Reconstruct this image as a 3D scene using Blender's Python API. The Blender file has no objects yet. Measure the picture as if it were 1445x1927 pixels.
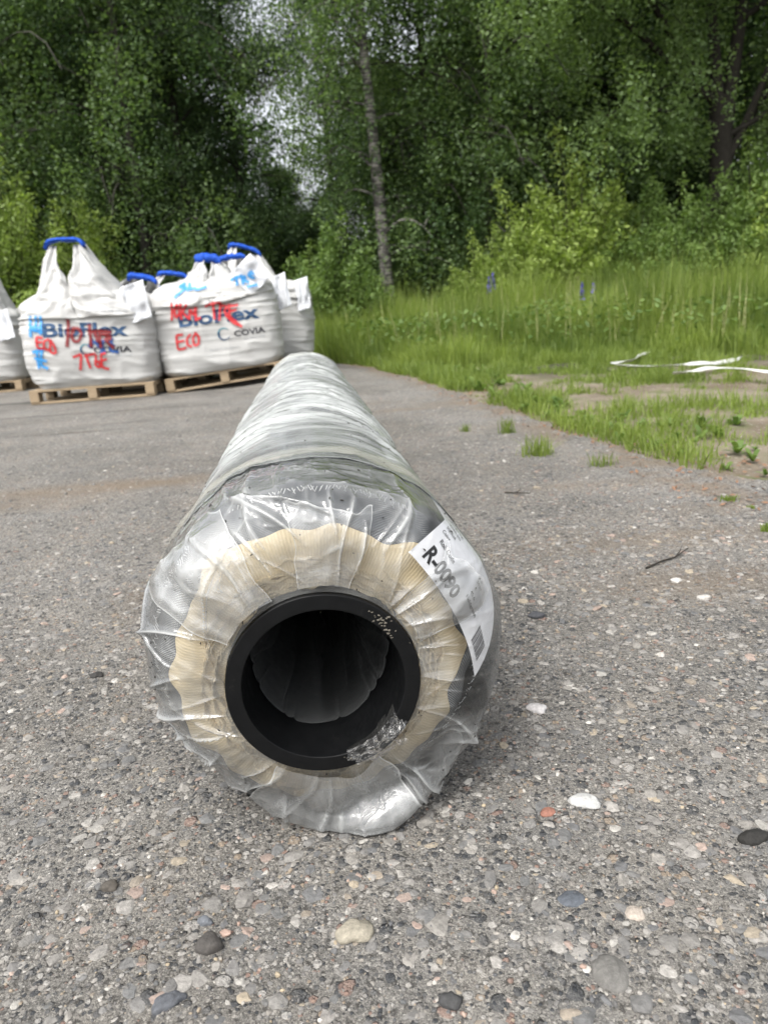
import bpy, bmesh, math, random
import numpy as np
from mathutils import Vector, Matrix
from mathutils.bvhtree import BVHTree
R_ = math.radians
SC = bpy.context.scene
COL = SC.collection

# ------------------------------------------------------------------ camera, sky, sun, exposure
CAM_H, PITCH, ROLL, FPX = 0.66, 15.5, -4.0, 1340.0
cd = bpy.data.cameras.new('camera')
cam = bpy.data.objects.new('camera', cd)
COL.objects.link(cam)
cd.sensor_width = 36.0
cd.lens = FPX / 1927 * 36.0
cd.clip_start, cd.clip_end = 0.02, 2000
cam.location = (0, 0, CAM_H)
CM = (Matrix.Rotation(R_(90 - PITCH), 3, 'X') @ Matrix.Rotation(R_(ROLL), 3, 'Z'))
cam.rotation_euler = CM.to_euler()
cd.dof.use_dof = True
cd.dof.focus_distance = 0.95
cd.dof.aperture_fstop = 6.5
SC.camera = cam

SUN_EL, SUN_AZ = 55.0, 212.0           # compass-like azimuth: light comes from behind-left of the camera
w = bpy.data.worlds.new('World'); SC.world = w; w.use_nodes = True
nt = w.node_tree
bg = nt.nodes['Background']
sky = nt.nodes.new('ShaderNodeTexSky'); sky.sky_type = 'NISHITA'; sky.sun_disc = False
sky.sun_elevation = R_(SUN_EL); sky.sun_rotation = R_(SUN_AZ)
sky.air_density = 1.0; sky.dust_density = 5.0; sky.ozone_density = 1.0
hs = nt.nodes.new('ShaderNodeHueSaturation'); hs.inputs['Saturation'].default_value = 0.22
nt.links.new(sky.outputs[0], hs.inputs['Color']); nt.links.new(hs.outputs[0], bg.inputs['Color'])
bg.inputs['Strength'].default_value = 0.15
ld = bpy.data.lights.new('sun', 'SUN'); ld.energy = 0.9; ld.angle = R_(24); ld.color = (1, .96, .9)
sun = bpy.data.objects.new('sun', ld); COL.objects.link(sun)
a = R_(SUN_AZ)
sdir = Vector((math.sin(a) * math.cos(R_(SUN_EL)), math.cos(a) * math.cos(R_(SUN_EL)), math.sin(R_(SUN_EL))))
sun.rotation_euler = sdir.to_track_quat('Z', 'Y').to_euler()
sun.location = (-6, -8, 18)
SC.view_settings.view_transform = 'Standard'; SC.view_settings.look = 'None'
SC.view_settings.exposure = 1.16; SC.view_settings.gamma = 1
SC.cycles.max_bounces = 8; SC.cycles.transparent_max_bounces = 16
SC.cycles.diffuse_bounces = 3; SC.cycles.glossy_bounces = 3
SC.cycles.caustics_reflective = False; SC.cycles.caustics_refractive = False
SC.cycles.use_denoising = True

# ------------------------------------------------------------------ helpers
CMn = np.array(CM)
def ray(x, y):
    d = CM @ Vector(((x - 722.5) / FPX, -(y - 963.5) / FPX, -1.0))
    return d
def gnd(x, y, z=0.0):                    # a point of the photograph on the level z
    d = ray(x, y); t = (z - CAM_H) / d.z
    return Vector((d.x * t, d.y * t, z))
def at(x, y, Y):                         # a point of the photograph at the distance Y
    d = ray(x, y); t = Y / d.y
    return Vector((d.x * t, Y, CAM_H + d.z * t))

def tag(o, label=None, cat=None, group=None, kind=None):
    if label: o['label'] = label
    if cat: o['category'] = cat
    if group: o['group'] = group
    if kind: o['kind'] = kind
    return o
def empty(name, loc=(0, 0, 0), rz=0.0):
    o = bpy.data.objects.new(name, None); COL.objects.link(o)
    o.location = loc; o.rotation_euler = (0, 0, rz); o.empty_display_size = .1
    return o
def mk(name, V, F, mat=None, parent=None, smooth=True, attrs=None, uv=None):
    """one mesh object from numpy vertices and faces (F: array n x k, or list of arrays / lists)"""
    V = np.asarray(V, dtype=np.float32)
    me = bpy.data.meshes.new(name)
    groups = [np.asarray(F)] if isinstance(F, np.ndarray) else [np.asarray(f) for f in F]
    groups = [g for g in groups if len(g)]
    me.vertices.add(len(V)); me.vertices.foreach_set('co', V.ravel())
    nl = sum(g.size for g in groups); nf = sum(len(g) for g in groups)
    me.loops.add(nl); me.polygons.add(nf)
    vi = np.concatenate([g.ravel() for g in groups]).astype(np.int32)
    tot = np.concatenate([np.full(len(g), g.shape[1]) for g in groups]).astype(np.int32)
    st = np.concatenate([[0], np.cumsum(tot)[:-1]]).astype(np.int32)
    me.loops.foreach_set('vertex_index', vi)
    me.polygons.foreach_set('loop_start', st); me.polygons.foreach_set('loop_total', tot)
    me.polygons.foreach_set('use_smooth', np.full(nf, smooth))
    me.update(calc_edges=True)
    for k, v in (attrs or {}).items():
        v = np.asarray(v, dtype=np.float32)
        if v.ndim == 1:
            at_ = me.attributes.new(k, 'FLOAT', 'POINT'); at_.data.foreach_set('value', v)
        else:
            at_ = me.attributes.new(k, 'FLOAT_COLOR', 'POINT')
            at_.data.foreach_set('color', np.hstack([v, np.ones((len(v), 1), np.float32)]).ravel())
    if uv is not None:
        ul = me.uv_layers.new(name='UVMap')
        ul.data.foreach_set('uv', np.asarray(uv, np.float32)[vi].ravel())
    me.validate()
    if mat: me.materials.append(mat)
    o = bpy.data.objects.new(name, me); COL.objects.link(o)
    if parent: o.parent = parent
    return o
def grid_faces(nu, nv, wrap_u=False):
    """faces of a grid stored as index = iv*nu + iu"""
    iu = np.arange(nu if wrap_u else nu - 1); iv = np.arange(nv - 1)
    U, Vv = np.meshgrid(iu, iv)
    U = U.ravel(); Vv = Vv.ravel(); U2 = (U + 1) % nu
    return np.stack([Vv * nu + U, Vv * nu + U2, (Vv + 1) * nu + U2, (Vv + 1) * nu + U], 1)
def tube_vf(path, rad, n=8, cap=True, off=0):
    """vertices and faces of a tapered tube along a path"""
    P = np.asarray(path, float); m = len(P); rad = np.broadcast_to(np.asarray(rad, float), (m,))
    T = np.gradient(P, axis=0); T /= np.linalg.norm(T, axis=1)[:, None] + 1e-9
    up = np.array([0, 0, 1.0]) if abs(T[0, 2]) < .8 else np.array([1.0, 0, 0])
    A = np.cross(T, up); A /= np.linalg.norm(A, axis=1)[:, None] + 1e-9
    B = np.cross(T, A)
    th = np.linspace(0, 2 * np.pi, n, endpoint=False)
    V = (P[:, None, :] + rad[:, None, None] * (np.cos(th)[None, :, None] * A[:, None, :] + np.sin(th)[None, :, None] * B[:, None, :])).reshape(-1, 3)
    F = grid_faces(n, m, True) + off
    return V, F
class MB:
    """collects shapes for ONE mesh"""
    def __init__(s): s.V = []; s.F = {}; s.n = 0
    def add(s, V, F):
        F = np.asarray(F); s.F.setdefault(F.shape[1], []).append(F + s.n); s.V.append(np.asarray(V, float)); s.n += len(V); return s
    def box(s, lo, hi, bev=0.0, M=None):
        lo = np.array(lo, float); hi = np.array(hi, float)
        bm = bmesh.new(); bmesh.ops.create_cube(bm, size=1)
        for v in bm.verts: v.co = Vector((lo + hi) / 2) + Vector(((v.co.x) * (hi - lo)[0], v.co.y * (hi - lo)[1], v.co.z * (hi - lo)[2]))
        if bev: bmesh.ops.bevel(bm, geom=bm.edges[:], offset=bev, segments=2, affect='EDGES', profile=.6)
        if M: bmesh.ops.transform(bm, matrix=M, verts=bm.verts[:])
        s.bm(bm); return s
    def bm(s, bm):
        bm.verts.index_update(); V = [v.co[:] for v in bm.verts]; by = {}
        for f in bm.faces: by.setdefault(len(f.verts), []).append([v.index for v in f.verts])
        for k, fs in by.items(): s.F.setdefault(k, []).append(np.array(fs) + s.n)
        s.V.append(np.array(V, float).reshape(-1, 3)); s.n += len(V); bm.free()
    def build(s, name, mat, parent=None, smooth=False, **k):
        return mk(name, np.vstack(s.V), [np.vstack(f) for f in s.F.values()], mat, parent, smooth, **k)

def hash3(ix, iy, iz, seed=0):
    h = (ix.astype(np.int64) * 374761393 + iy.astype(np.int64) * 668265263 + iz.astype(np.int64) * 2147483647 + seed * 974634777) & 0xFFFFFFFF
    h = ((h ^ (h >> 13)) * 1274126177) & 0xFFFFFFFF
    h = ((h ^ (h >> 16)) * 2246822519) & 0xFFFFFFFF
    return ((h ^ (h >> 15)) & 0xFFFFFF) / float(0xFFFFFF)
def vn(x, y, z=0.0, seed=0):
    """value noise 0..1"""
    x, y, z = np.broadcast_arrays(np.asarray(x, float), np.asarray(y, float), np.asarray(z, float))
    fx, fy, fz = np.floor(x), np.floor(y), np.floor(z)
    ux, uy, uz = x - fx, y - fy, z - fz
    ux, uy, uz = [u * u * u * (u * (u * 6 - 15) + 10) for u in (ux, uy, uz)]
    r = 0
    for dx in (0, 1):
        for dy in (0, 1):
            for dz in (0, 1):
                wt = (ux if dx else 1 - ux) * (uy if dy else 1 - uy) * (uz if dz else 1 - uz)
                r = r + wt * hash3(fx + dx, fy + dy, fz + dz, seed)
    return r
def fbm(x, y, z=0.0, o=4, seed=0):
    r = 0; a_ = .5; t = 0
    for i in range(o):
        r = r + a_ * vn(np.asarray(x) * 2 ** i, np.asarray(y) * 2 ** i, np.asarray(z) * 2 ** i, seed + i * 17); t += a_; a_ *= .5
    return r / t
def sm(x, a_, b): 
    t = np.clip((np.asarray(x, float) - a_) / (b - a_), 0, 1); return t * t * (3 - 2 * t)

# ------------------------------------------------------------------ materials
def new_mat(name):
    m = bpy.data.materials.new(name); m.use_nodes = True
    return m, m.node_tree.nodes, m.node_tree.links
class G:
    """small node-graph builder"""
    def __init__(s, name):
        s.m = bpy.data.materials.new(name); s.m.use_nodes = True
        s.n = s.m.node_tree.nodes; s.l = s.m.node_tree.links
        s.bsdf = s.n['Principled BSDF']; s.out = s.n['Material Output']
        s._geo = None
    def node(s, t, **k):
        nd = s.n.new(t)
        for a_, v in k.items(): setattr(nd, a_, v)
        return nd
    def put(s, sock, v):
        if isinstance(v, bpy.types.NodeSocket): s.l.new(v, sock)
        elif isinstance(v, (tuple, list)) and len(v) == 3 and sock.type == 'RGBA': sock.default_value = (*v, 1)
        else: sock.default_value = v
    def co(s, kind='Object'):
        return s.node('ShaderNodeTexCoord').outputs[kind]
    def map(s, v, scale=(1, 1, 1), loc=(0, 0, 0), rot=(0, 0, 0)):
        m = s.node('ShaderNodeMapping'); s.put(m.inputs[0], v)
        m.inputs['Scale'].default_value = scale; m.inputs['Location'].default_value = loc; m.inputs['Rotation'].default_value = rot
        return m.outputs[0]
    def noise(s, v, scale, detail=3, rough=.55, dist=0.0, out=0):
        n_ = s.node('ShaderNodeTexNoise'); s.put(n_.inputs['Vector'], v); n_.inputs['Scale'].default_value = scale
        n_.inputs['Detail'].default_value = detail; n_.inputs['Roughness'].default_value = rough; n_.inputs['Distortion'].default_value = dist
        return n_.outputs[out]
    def vor(s, v, scale, feature='F1', rand=1.0):
        n_ = s.node('ShaderNodeTexVoronoi', feature=feature); s.put(n_.inputs['Vector'], v); n_.inputs['Scale'].default_value = scale
        n_.inputs['Randomness'].default_value = rand
        return n_
    def math(s, op, a_, b=0.0, c=None, clamp=False):
        n_ = s.node('ShaderNodeMath', operation=op); n_.use_clamp = clamp
        s.put(n_.inputs[0], a_); s.put(n_.inputs[1], b)
        if c is not None: s.put(n_.inputs[2], c)
        return n_.outputs[0]
    def ramp(s, v, stops, interp='LINEAR'):
        r = s.node('ShaderNodeValToRGB'); s.put(r.inputs[0], v); e = r.color_ramp.elements
        r.color_ramp.interpolation = interp
        while len(e) < len(stops): e.new(.5)
        for i, (p, c) in enumerate(stops):
            e[i].position = p; e[i].color = (*c, 1) if isinstance(c, (tuple, list)) else (c, c, c, 1)
        return r.outputs[0]
    def mr(s, v, a_, b, c=0.0, d=1.0):
        n_ = s.node('ShaderNodeMapRange'); s.put(n_.inputs[0], v)
        for i, q in enumerate((a_, b, c, d)): n_.inputs[i + 1].default_value = q
        return n_.outputs[0]
    def mix(s, f, a_, b, mode='MIX'):
        n_ = s.node('ShaderNodeMix', data_type='RGBA', blend_type=mode)
        s.put(n_.inputs[0], f); s.put(n_.inputs[6], a_); s.put(n_.inputs[7], b)
        return n_.outputs[2]
    def attr(s, name, out='Fac'):
        n_ = s.node('ShaderNodeAttribute', attribute_name=name); return n_.outputs[out]
    def bump(s, h, strength=.5, dist=.01, normal=None):
        n_ = s.node('ShaderNodeBump'); s.put(n_.inputs['Height'], h); n_.inputs['Strength'].default_value = strength; n_.inputs['Distance'].default_value = dist
        if normal is not None: s.put(n_.inputs['Normal'], normal)
        return n_.outputs[0]
    def set(s, **k):
        for a_, v in k.items(): s.put(s.bsdf.inputs[a_.replace('_', ' ')], v)
        return s
    def mixsh(s, f, a_, b):
        n_ = s.node('ShaderNodeMixShader'); s.put(n_.inputs[0], f); s.l.new(a_, n_.inputs[1]); s.l.new(b, n_.inputs[2]); return n_.outputs[0]
    def surf(s, sh): s.l.new(sh, s.out.inputs[0])

def simple(name, col, rough=.6, spec=.5, var=.15, scale=8.0, bump=0.0, bscale=60.0, metal=0.0):
    g = G(name); c = g.co()
    n_ = g.noise(c, scale, 4)
    lo = tuple(v * (1 - var) for v in col); hi = tuple(min(1, v * (1 + var)) for v in col)
    g.set(Base_Color=g.mix(n_, lo, hi), Roughness=rough, Metallic=metal)
    g.bsdf.inputs['Specular IOR Level'].default_value = spec
    if bump: g.set(Normal=g.bump(g.noise(c, bscale, 3), bump, .004))
    return g.m
MAT = {}

def m_asphalt():
    g = G('worn_asphalt'); c = g.co()
    big = g.noise(c, 1.3, 5, .65)
    base = g.mix(g.mr(big, .38, .62), (.150, .145, .134), (.268, .261, .245))
    # sandy dust lying in the low parts
    dust = g.mr(g.noise(c, 5.0, 5, .65), .42, .68)
    base = g.mix(g.math('MULTIPLY', dust, .5), base, (.30, .27, .225))
    fine = g.noise(c, 260, 3, .7)
    base = g.mix(g.mr(fine, .38, .60, .9, 0), base, g.mix(.55, base, (.03, .028, .026)))
    base = g.mix(g.mr(g.noise(c, 520, 2, .7), .52, .70, 0, .6), base, (.42, .39, .34))
    base = g.mix(g.mr(g.noise(c, 95, 3, .7), .54, .62, 0, .75), base, (.040, .037, .033))
    speck = g.vor(c, 330)
    base = g.mix(g.math('MULTIPLY', g.mr(g.node_sep(speck.outputs['Color']), .9, .95), .6), base, (.42, .40, .36))
    def stones(scale, rmin, rmax, keep, base, amount):
        v = g.vor(g.map(c, loc=(scale * .013, 1.7, 0)), scale)
        wob = g.math('MULTIPLY_ADD', g.noise(c, scale * 2.3, 2), .35, g.math('SUBTRACT', v.outputs['Distance'], .17))
        sep = g.node('ShaderNodeSeparateColor'); g.put(sep.inputs[0], v.outputs['Color'])
        rad = g.math('MULTIPLY_ADD', sep.outputs[0], rmax - rmin, rmin)
        mask = g.mr(g.math('SUBTRACT', rad, wob), 0, .07)
        mask = g.math('MULTIPLY', mask, g.math('GREATER_THAN', sep.outputs[1], 1 - keep))
        col = g.ramp(sep.outputs[2], [(0, (.05, .055, .062)), (.25, (.12, .12, .12)), (.45, (.2, .19, .18)), (.6, (.28, .26, .235)), (.72, (.34, .27, .2)), (.8, (.3, .2, .16)), (.87, (.45, .43, .4)), (1, (.62, .6, .55))], 'CONSTANT')
        col = g.mix(.4, col, g.mix(1, col, g.mr(g.noise(c, scale * 6, 3), .3, .7, .55, 1.3), 'MULTIPLY'))
        h = g.math('MULTIPLY', mask, g.math('SUBTRACT', 1.0, v.outputs['Distance']))
        return g.mix(g.math('MULTIPLY', mask, amount), base, col), h
    base, h1 = stones(150, .26, .46, .8, base, .85)
    base, h2 = stones(78, .22, .46, .7, base, .75)
    base, h3 = stones(40, .2, .45, .45, base, .65)
    base = g.mix(g.math('MULTIPLY', g.attr('dirt'), .75), base, g.mix(g.noise(c, 40, 3), (.15, .11, .075), (.25, .2, .145)))
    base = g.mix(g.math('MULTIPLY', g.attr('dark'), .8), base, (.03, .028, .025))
    H = g.math('ADD', g.math('MULTIPLY', h1, .35), g.math('ADD', g.math('MULTIPLY', h2, .7), h3))
    H = g.math('MULTIPLY_ADD', g.noise(c, 240, 4, .7), .7, H)
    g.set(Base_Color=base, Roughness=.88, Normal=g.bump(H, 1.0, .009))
    g.bsdf.inputs['Specular IOR Level'].default_value = .3
    return g.m
def _sep(s, v):
    q = s.node('ShaderNodeSeparateColor'); s.put(q.inputs[0], v); return q.outputs[0]
G.node_sep = _sep
MAT['asphalt'] = m_asphalt()

def m_soil():
    g = G('gravelly_soil'); c = g.co()
    base = g.mix(g.mr(g.noise(c, 1.6, 5, .6), .35, .65), (.12, .09, .06), (.24, .205, .155))
    v = g.vor(c, 45); s3 = g.node('ShaderNodeSeparateColor'); g.put(s3.inputs[0], v.outputs['Color'])
    m = g.math('MULTIPLY', g.mr(v.outputs['Distance'], .42, .3), g.math('GREATER_THAN', s3.outputs[0], .55))
    base = g.mix(g.math('MULTIPLY', m, .7), base, g.ramp(s3.outputs[1], [(0, (.1, .09, .08)), (.5, (.24, .22, .2)), (1, (.5, .46, .4))]))
    moss = g.mr(g.noise(c, 3.1, 4), .5, .62)
    base = g.mix(g.math('MULTIPLY', moss, .55), base, (.09, .12, .03))
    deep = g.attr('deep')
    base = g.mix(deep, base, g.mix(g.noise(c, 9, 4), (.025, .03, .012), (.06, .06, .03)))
    g.set(Base_Color=base, Roughness=.95, Normal=g.bump(g.math('ADD', g.noise(c, 70, 5, .7), g.math('MULTIPLY', m, .5)), .8, .012))
    return g.m
MAT['soil'] = m_soil()

def m_stone():
    g = G('loose_stone'); c = g.co()
    col = g.attr('col', 'Color')
    n_ = g.noise(c, 160, 4, .65)
    col = g.mix(1, col, g.mr(n_, .25, .75, .62, 1.3), 'MULTIPLY')
    g.set(Base_Color=col, Roughness=.8, Normal=g.bump(g.noise(c, 300, 4, .7), .5, .003))
    return g.m
MAT['stone'] = m_stone()

def m_leaf(name, dark, light, trans=.35):
    g = G(name)
    t = g.attr('tone'); oi = g.node('ShaderNodeObjectInfo')
    k = g.math('MULTIPLY_ADD', oi.outputs['Random'], .25, g.math('SUBTRACT', t, .125), clamp=True)
    col = g.mix(k, dark, light)
    pb = g.bsdf; g.put(pb.inputs['Base Color'], col); pb.inputs['Roughness'].default_value = .5; pb.inputs['Specular IOR Level'].default_value = .35
    tr = g.node('ShaderNodeBsdfTranslucent'); g.put(tr.inputs[0], g.mix(1, col, (1.15, 1.25, .6), 'MULTIPLY'))
    g.surf(g.mixsh(trans, pb.outputs[0], tr.outputs[0]))
    return g.m
MAT['leaf_birch'] = m_leaf('birch_leaves', (.055, .10, .040), (.19, .27, .105), .48)
MAT['leaf_dense'] = m_leaf('alder_leaves', (.034, .068, .030), (.115, .175, .07), .45)
MAT['leaf_bush'] = m_leaf('willow_leaves', (.12, .18, .04), (.36, .45, .12), .45)
MAT['grass'] = m_leaf('grass_blades', (.10, .155, .032), (.30, .375, .09), .47)
MAT['weed'] = m_leaf('weed_leaves', (.07, .13, .03), (.22, .31, .09), .4)

def m_birch():
    g = G('birch_bark'); c = g.co()
    n1 = g.noise(g.map(c, (3, 3, 9)), 1.6, 4, .7); n2 = g.noise(g.map(c, (1, 1, 7)), 5, 3)
    m = g.math('MAXIMUM', g.mr(n1, .45, .56), g.mr(n2, .5, .6))
    g.set(Base_Color=g.mix(m, (.20, .19, .17), (.03, .027, .024)), Roughness=.8, Normal=g.bump(n1, .4, .02))
    return g.m
MAT['birch'] = m_birch()
MAT['birch_far'] = simple('grey_birch_bark', (.05, .046, .04), .9, .2, .7, 5, .5, 20)
MAT['bark'] = simple('dark_bark', (.028, .025, .021), .95, .2, .5, 14, .8, 30)

# ------------------------------------------------------------------ ground height
def terrain(x, y):
    x = np.asarray(x, float); y = np.asarray(y, float)
    z = .012 * (fbm(x * .35, y * .35, 3.3, 3, 5) - .5) * sm(y, 5.5, 9)
    z = z + .34 * sm(y, 8.0, 13.0) * sm(x, -.5, 4) + .42 * sm(y - .35 * x, 6.5, 12) * sm(x, 2, 7)
    z = z + .10 * np.exp(-(((x + .75) / .55) ** 2 + ((y - 8.9) / 1.4) ** 2))
    z = z + .6 * sm(np.hypot(x, y), 40, 140) * (fbm(x * .02, y * .02, 1, 2, 8))
    return z
# edge of the asphalt: polyline on the ground, read from the photograph
EDGE = [(-60, 16.0), (-14, 13.2), (-6.5, 12.6), (-2.6, 12.0), (-.9, 11.2)] + [tuple(gnd(*p)[:2]) for p in ((668, 692), (760, 708), (860, 737), (960, 772), (1050, 808), (1150, 842), (1270, 884), (1400, 902), (1500, 910))] + [(2.6, 2.05), (6, .6), (60, -16)]
EX = np.array([p[0] for p in EDGE]); EY = np.array([p[1] for p in EDGE])
def edge_y(x): return np.interp(x, EX, EY)
def off_asphalt(x, y):                  # > 0 on the soil side, in rough metres
    x = np.asarray(x, float); y = np.asarray(y, float)
    e = edge_y(x)
    sl = np.abs(np.interp(x + .15, EX, EY) - np.interp(x - .15, EX, EY)) / .3
    return (y - e) / np.sqrt(1 + sl ** 2) + .10 * (fbm(x * 5, y * 5, 0, 3, 21) - .5) + .12 * (fbm(x * 1.3, y * 1.3, 0, 2, 22) - .5)

def build_ground():
    def axis(segs):
        out = []
        for a_, b, n in segs: out.append(np.linspace(a_, b, n, endpoint=False))
        return np.concatenate(out + [[segs[-1][1]]])
    xs = axis([(-400, -60, 8), (-60, -12, 24), (-12, -4, 50), (-4, -1.4, 70), (-1.4, 1.6, 330), (1.6, 4, 90), (4, 12, 60), (12, 60, 24), (60, 400, 8)])
    ys = axis([(-120, -10, 10), (-10, .2, 20), (.2, 1.7, 190), (1.7, 4.5, 190), (4.5, 10, 150), (10, 15, 50), (15, 40, 25), (40, 500, 14)])
    X, Y = np.meshgrid(xs, ys)
    z = terrain(X, Y)
    near = sm(Y, 4.5, 2.5) * sm(np.abs(X), 2.6, 1.2)
    rough = .010 * (fbm(X * 22, Y * 22, 0, 3, 2) - .5) + .010 * (fbm(X * 4, Y * 4, 0, 2, 4) - .5)
    off = off_asphalt(X, Y)
    zz = z + rough * (.35 + .65 * near) * (np.hypot(X, Y) < 30)
    zz = np.where(off > 0, zz - .012 * sm(off, 0, .25) + .05 * sm(off, .1, .8) * (fbm(X * 2.4, Y * 2.4, 9, 3, 31) - .45), zz)
    # keep the asphalt flat where the roll lies
    V = np.stack([X, Y, zz], -1).reshape(-1, 3)
    F = grid_faces(len(xs), len(ys))
    fo = off.ravel()[F].mean(1)
    # wear: brown dirt streaks and dark soil lines
    dirt = np.zeros_like(X)
    def streak(px, py, rx, ry, amt, rot=0.0):
        c = gnd(px, py); dx, dy = X - c.x, Y - c.y
        u = dx * math.cos(rot) + dy * math.sin(rot); v = -dx * math.sin(rot) + dy * math.cos(rot)
        return amt * np.exp(-(u / rx) ** 2 - (v / ry) ** 2)
    for s_ in ((110, 925, .55, .10, .9, .02), (300, 905, .35, .10, .8, .02), (60, 950, .4, .12, .6, 0), (300, 1120, .10, .14, .7, 0), (1350, 1090, .25, .10, .7, 0), (1250, 1010, .4, .10, .6, 0),
               (770, 770, .3, .08, .8, 0), (690, 760, .2, .1, .5, 0), (1000, 800, .3, .1, .6, 0), (1130, 910, .3, .05, .5, 0), (850, 760, .3, .12, .6, -.3)):
        dirt = dirt + streak(*s_)
    dirt = dirt * (.35 + 1.1 * fbm(X * 3, Y * 9, 0, 4, 61))
    dirt = dirt + .9 * sm(off, -.35, 0) * sm(fbm(X * 6, Y * 6, 0, 3, 62), .35, .6)
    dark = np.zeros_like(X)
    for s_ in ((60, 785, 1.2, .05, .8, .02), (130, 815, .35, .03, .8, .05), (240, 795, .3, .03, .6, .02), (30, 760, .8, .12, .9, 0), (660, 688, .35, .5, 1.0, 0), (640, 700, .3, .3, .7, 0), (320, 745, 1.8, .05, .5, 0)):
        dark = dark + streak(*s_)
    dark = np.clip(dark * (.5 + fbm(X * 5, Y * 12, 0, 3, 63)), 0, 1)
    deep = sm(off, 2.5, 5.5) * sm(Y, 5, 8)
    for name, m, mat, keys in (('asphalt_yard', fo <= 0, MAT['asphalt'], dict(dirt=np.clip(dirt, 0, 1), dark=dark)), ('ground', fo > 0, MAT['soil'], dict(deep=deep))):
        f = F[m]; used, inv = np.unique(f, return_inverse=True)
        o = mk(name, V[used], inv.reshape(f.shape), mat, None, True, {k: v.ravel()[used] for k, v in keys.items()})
        tag(o, kind='structure')
build_ground()

# ------------------------------------------------------------------ the wrapped roll
ROLL_A = (-.087, .778); ROLL_RZ = math.atan2(.091, .996); ZC = .231
roll = empty('fabric_roll', (ROLL_A[0], ROLL_A[1], 0), ROLL_RZ)
tag(roll, 'long fabric roll on a black core, wrapped in clear plastic film on the asphalt', 'fabric roll')
RM = np.array(Matrix.Rotation(ROLL_RZ, 3, 'Z'))
def roll_px(V):
    """image position (1445 x 1927) of points of the roll's own frame"""
    Wd = V @ RM.T + np.array([ROLL_A[0], ROLL_A[1], 0]) - np.array([0, 0, CAM_H])
    q = Wd @ CMn
    return np.stack([722.5 + FPX * q[:, 0] / -q[:, 2], 963.5 - FPX * q[:, 1] / -q[:, 2], -q[:, 2]], 1)

# materials
def m_film(name, haze, hazecol, rough, bumps, tint=(1, 1, 1), cleara=False, ply=False, gain=1.5, hzs=None):
    g = G(name); c = g.co()
    m1 = g.map(c, bumps[1]); n1 = g.noise(m1, bumps[2], 4, .55, .6)
    n2 = g.noise(c, 22, 3, .5, 1.2)
    nrm = g.bump(g.math('ADD', g.math('ABSOLUTE', g.math('SUBTRACT', n1, .5)), g.math('MULTIPLY', n2, .5)), bumps[0], .006)
    hz = g.math('MULTIPLY', g.mr(g.noise(g.map(c, hzs) if hzs else c, 11, 4, .6), .32, .68, .35, 1.65), haze)
    if cleara: hz = g.math('MULTIPLY', hz, g.math('SUBTRACT', 1.0, g.math('MULTIPLY', g.attr('clear'), .75)))
    if ply: hz = g.math('MULTIPLY', hz, g.math('SUBTRACT', 1.0, g.math('MULTIPLY', g.attr('clear'), .95))); hz = g.math('ADD', hz, g.math('MULTIPLY', g.attr('ply'), .40))
    lw = g.node('ShaderNodeLayerWeight'); lw.inputs['Blend'].default_value = .35; g.put(lw.inputs['Normal'], nrm)
    hz = g.math('ADD', hz, g.math('MULTIPLY', g.math('POWER', lw.outputs['Facing'], 2.0), .35), clamp=True)
    tr = g.node('ShaderNodeBsdfTransparent'); tr.inputs[0].default_value = (*tint, 1)
    df = g.node('ShaderNodeBsdfDiffuse'); df.inputs[0].default_value = (*hazecol, 1); g.put(df.inputs['Normal'], nrm)
    tl = g.node('ShaderNodeBsdfTranslucent'); tl.inputs[0].default_value = (*hazecol, 1)
    body = g.mixsh(.35, df.outputs[0], tl.outputs[0])
    sh = g.mixsh(hz, tr.outputs[0], body)
    gl = g.node('ShaderNodeBsdfGlossy'); gl.inputs['Roughness'].default_value = rough; g.put(gl.inputs['Normal'], nrm)
    fr = g.node('ShaderNodeFresnel'); fr.inputs['IOR'].default_value = 1.5; g.put(fr.inputs['Normal'], nrm)
    sh = g.mixsh(g.math('MULTIPLY', fr.outputs[0], g.math('MULTIPLY', g.math('SUBTRACT', 1.0, g.math('MULTIPLY', g.attr('clear'), .6)), gain) if ply else gain, clamp=True), sh, gl.outputs[0])
    g.surf(sh); return g.m
MAT['film_end'] = m_film('clear_film', .15, (.88, .90, .89), .10, (.45, (1, 1, 1), 24), ply=True, gain=1.65)
MAT['film_wrap'] = m_film('milky_wrap', .60, (.82, .85, .835), .13, (.8, (.35, 3.2, .35), 17), (.95, 1, .98), True, gain=1.0, hzs=(.4, 1.0, .4))
MAT['film_inner'] = m_film('dusty_film', .025, (.5, .52, .52), .12, (.5, (1, 1, 1), 25), ply=True)
def m_woven():
    g = G('woven_fabric'); uv = g.co('UV')
    sx = g.node('ShaderNodeSeparateXYZ'); g.put(sx.inputs[0], uv)
    u = g.math('SINE', g.math('MULTIPLY', sx.outputs[0], 2 * math.pi / .0044)); v = g.math('SINE', g.math('MULTIPLY', sx.outputs[1], 2 * math.pi / .0050))
    d = g.mr(g.math('MULTIPLY', u, v), .35, .75)
    n_ = g.noise(g.co(), 14, 3)
    dots = g.math('MULTIPLY', d, g.mr(n_, .45, .62, .08, 1))
    g.set(Base_Color=g.mix(dots, g.mix(n_, (.018, .023, .030), (.040, .047, .056)), (.62, .64, .64)), Roughness=.6, Normal=g.bump(d, .3, .001))
    return g.m
MAT['woven'] = m_woven()
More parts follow.
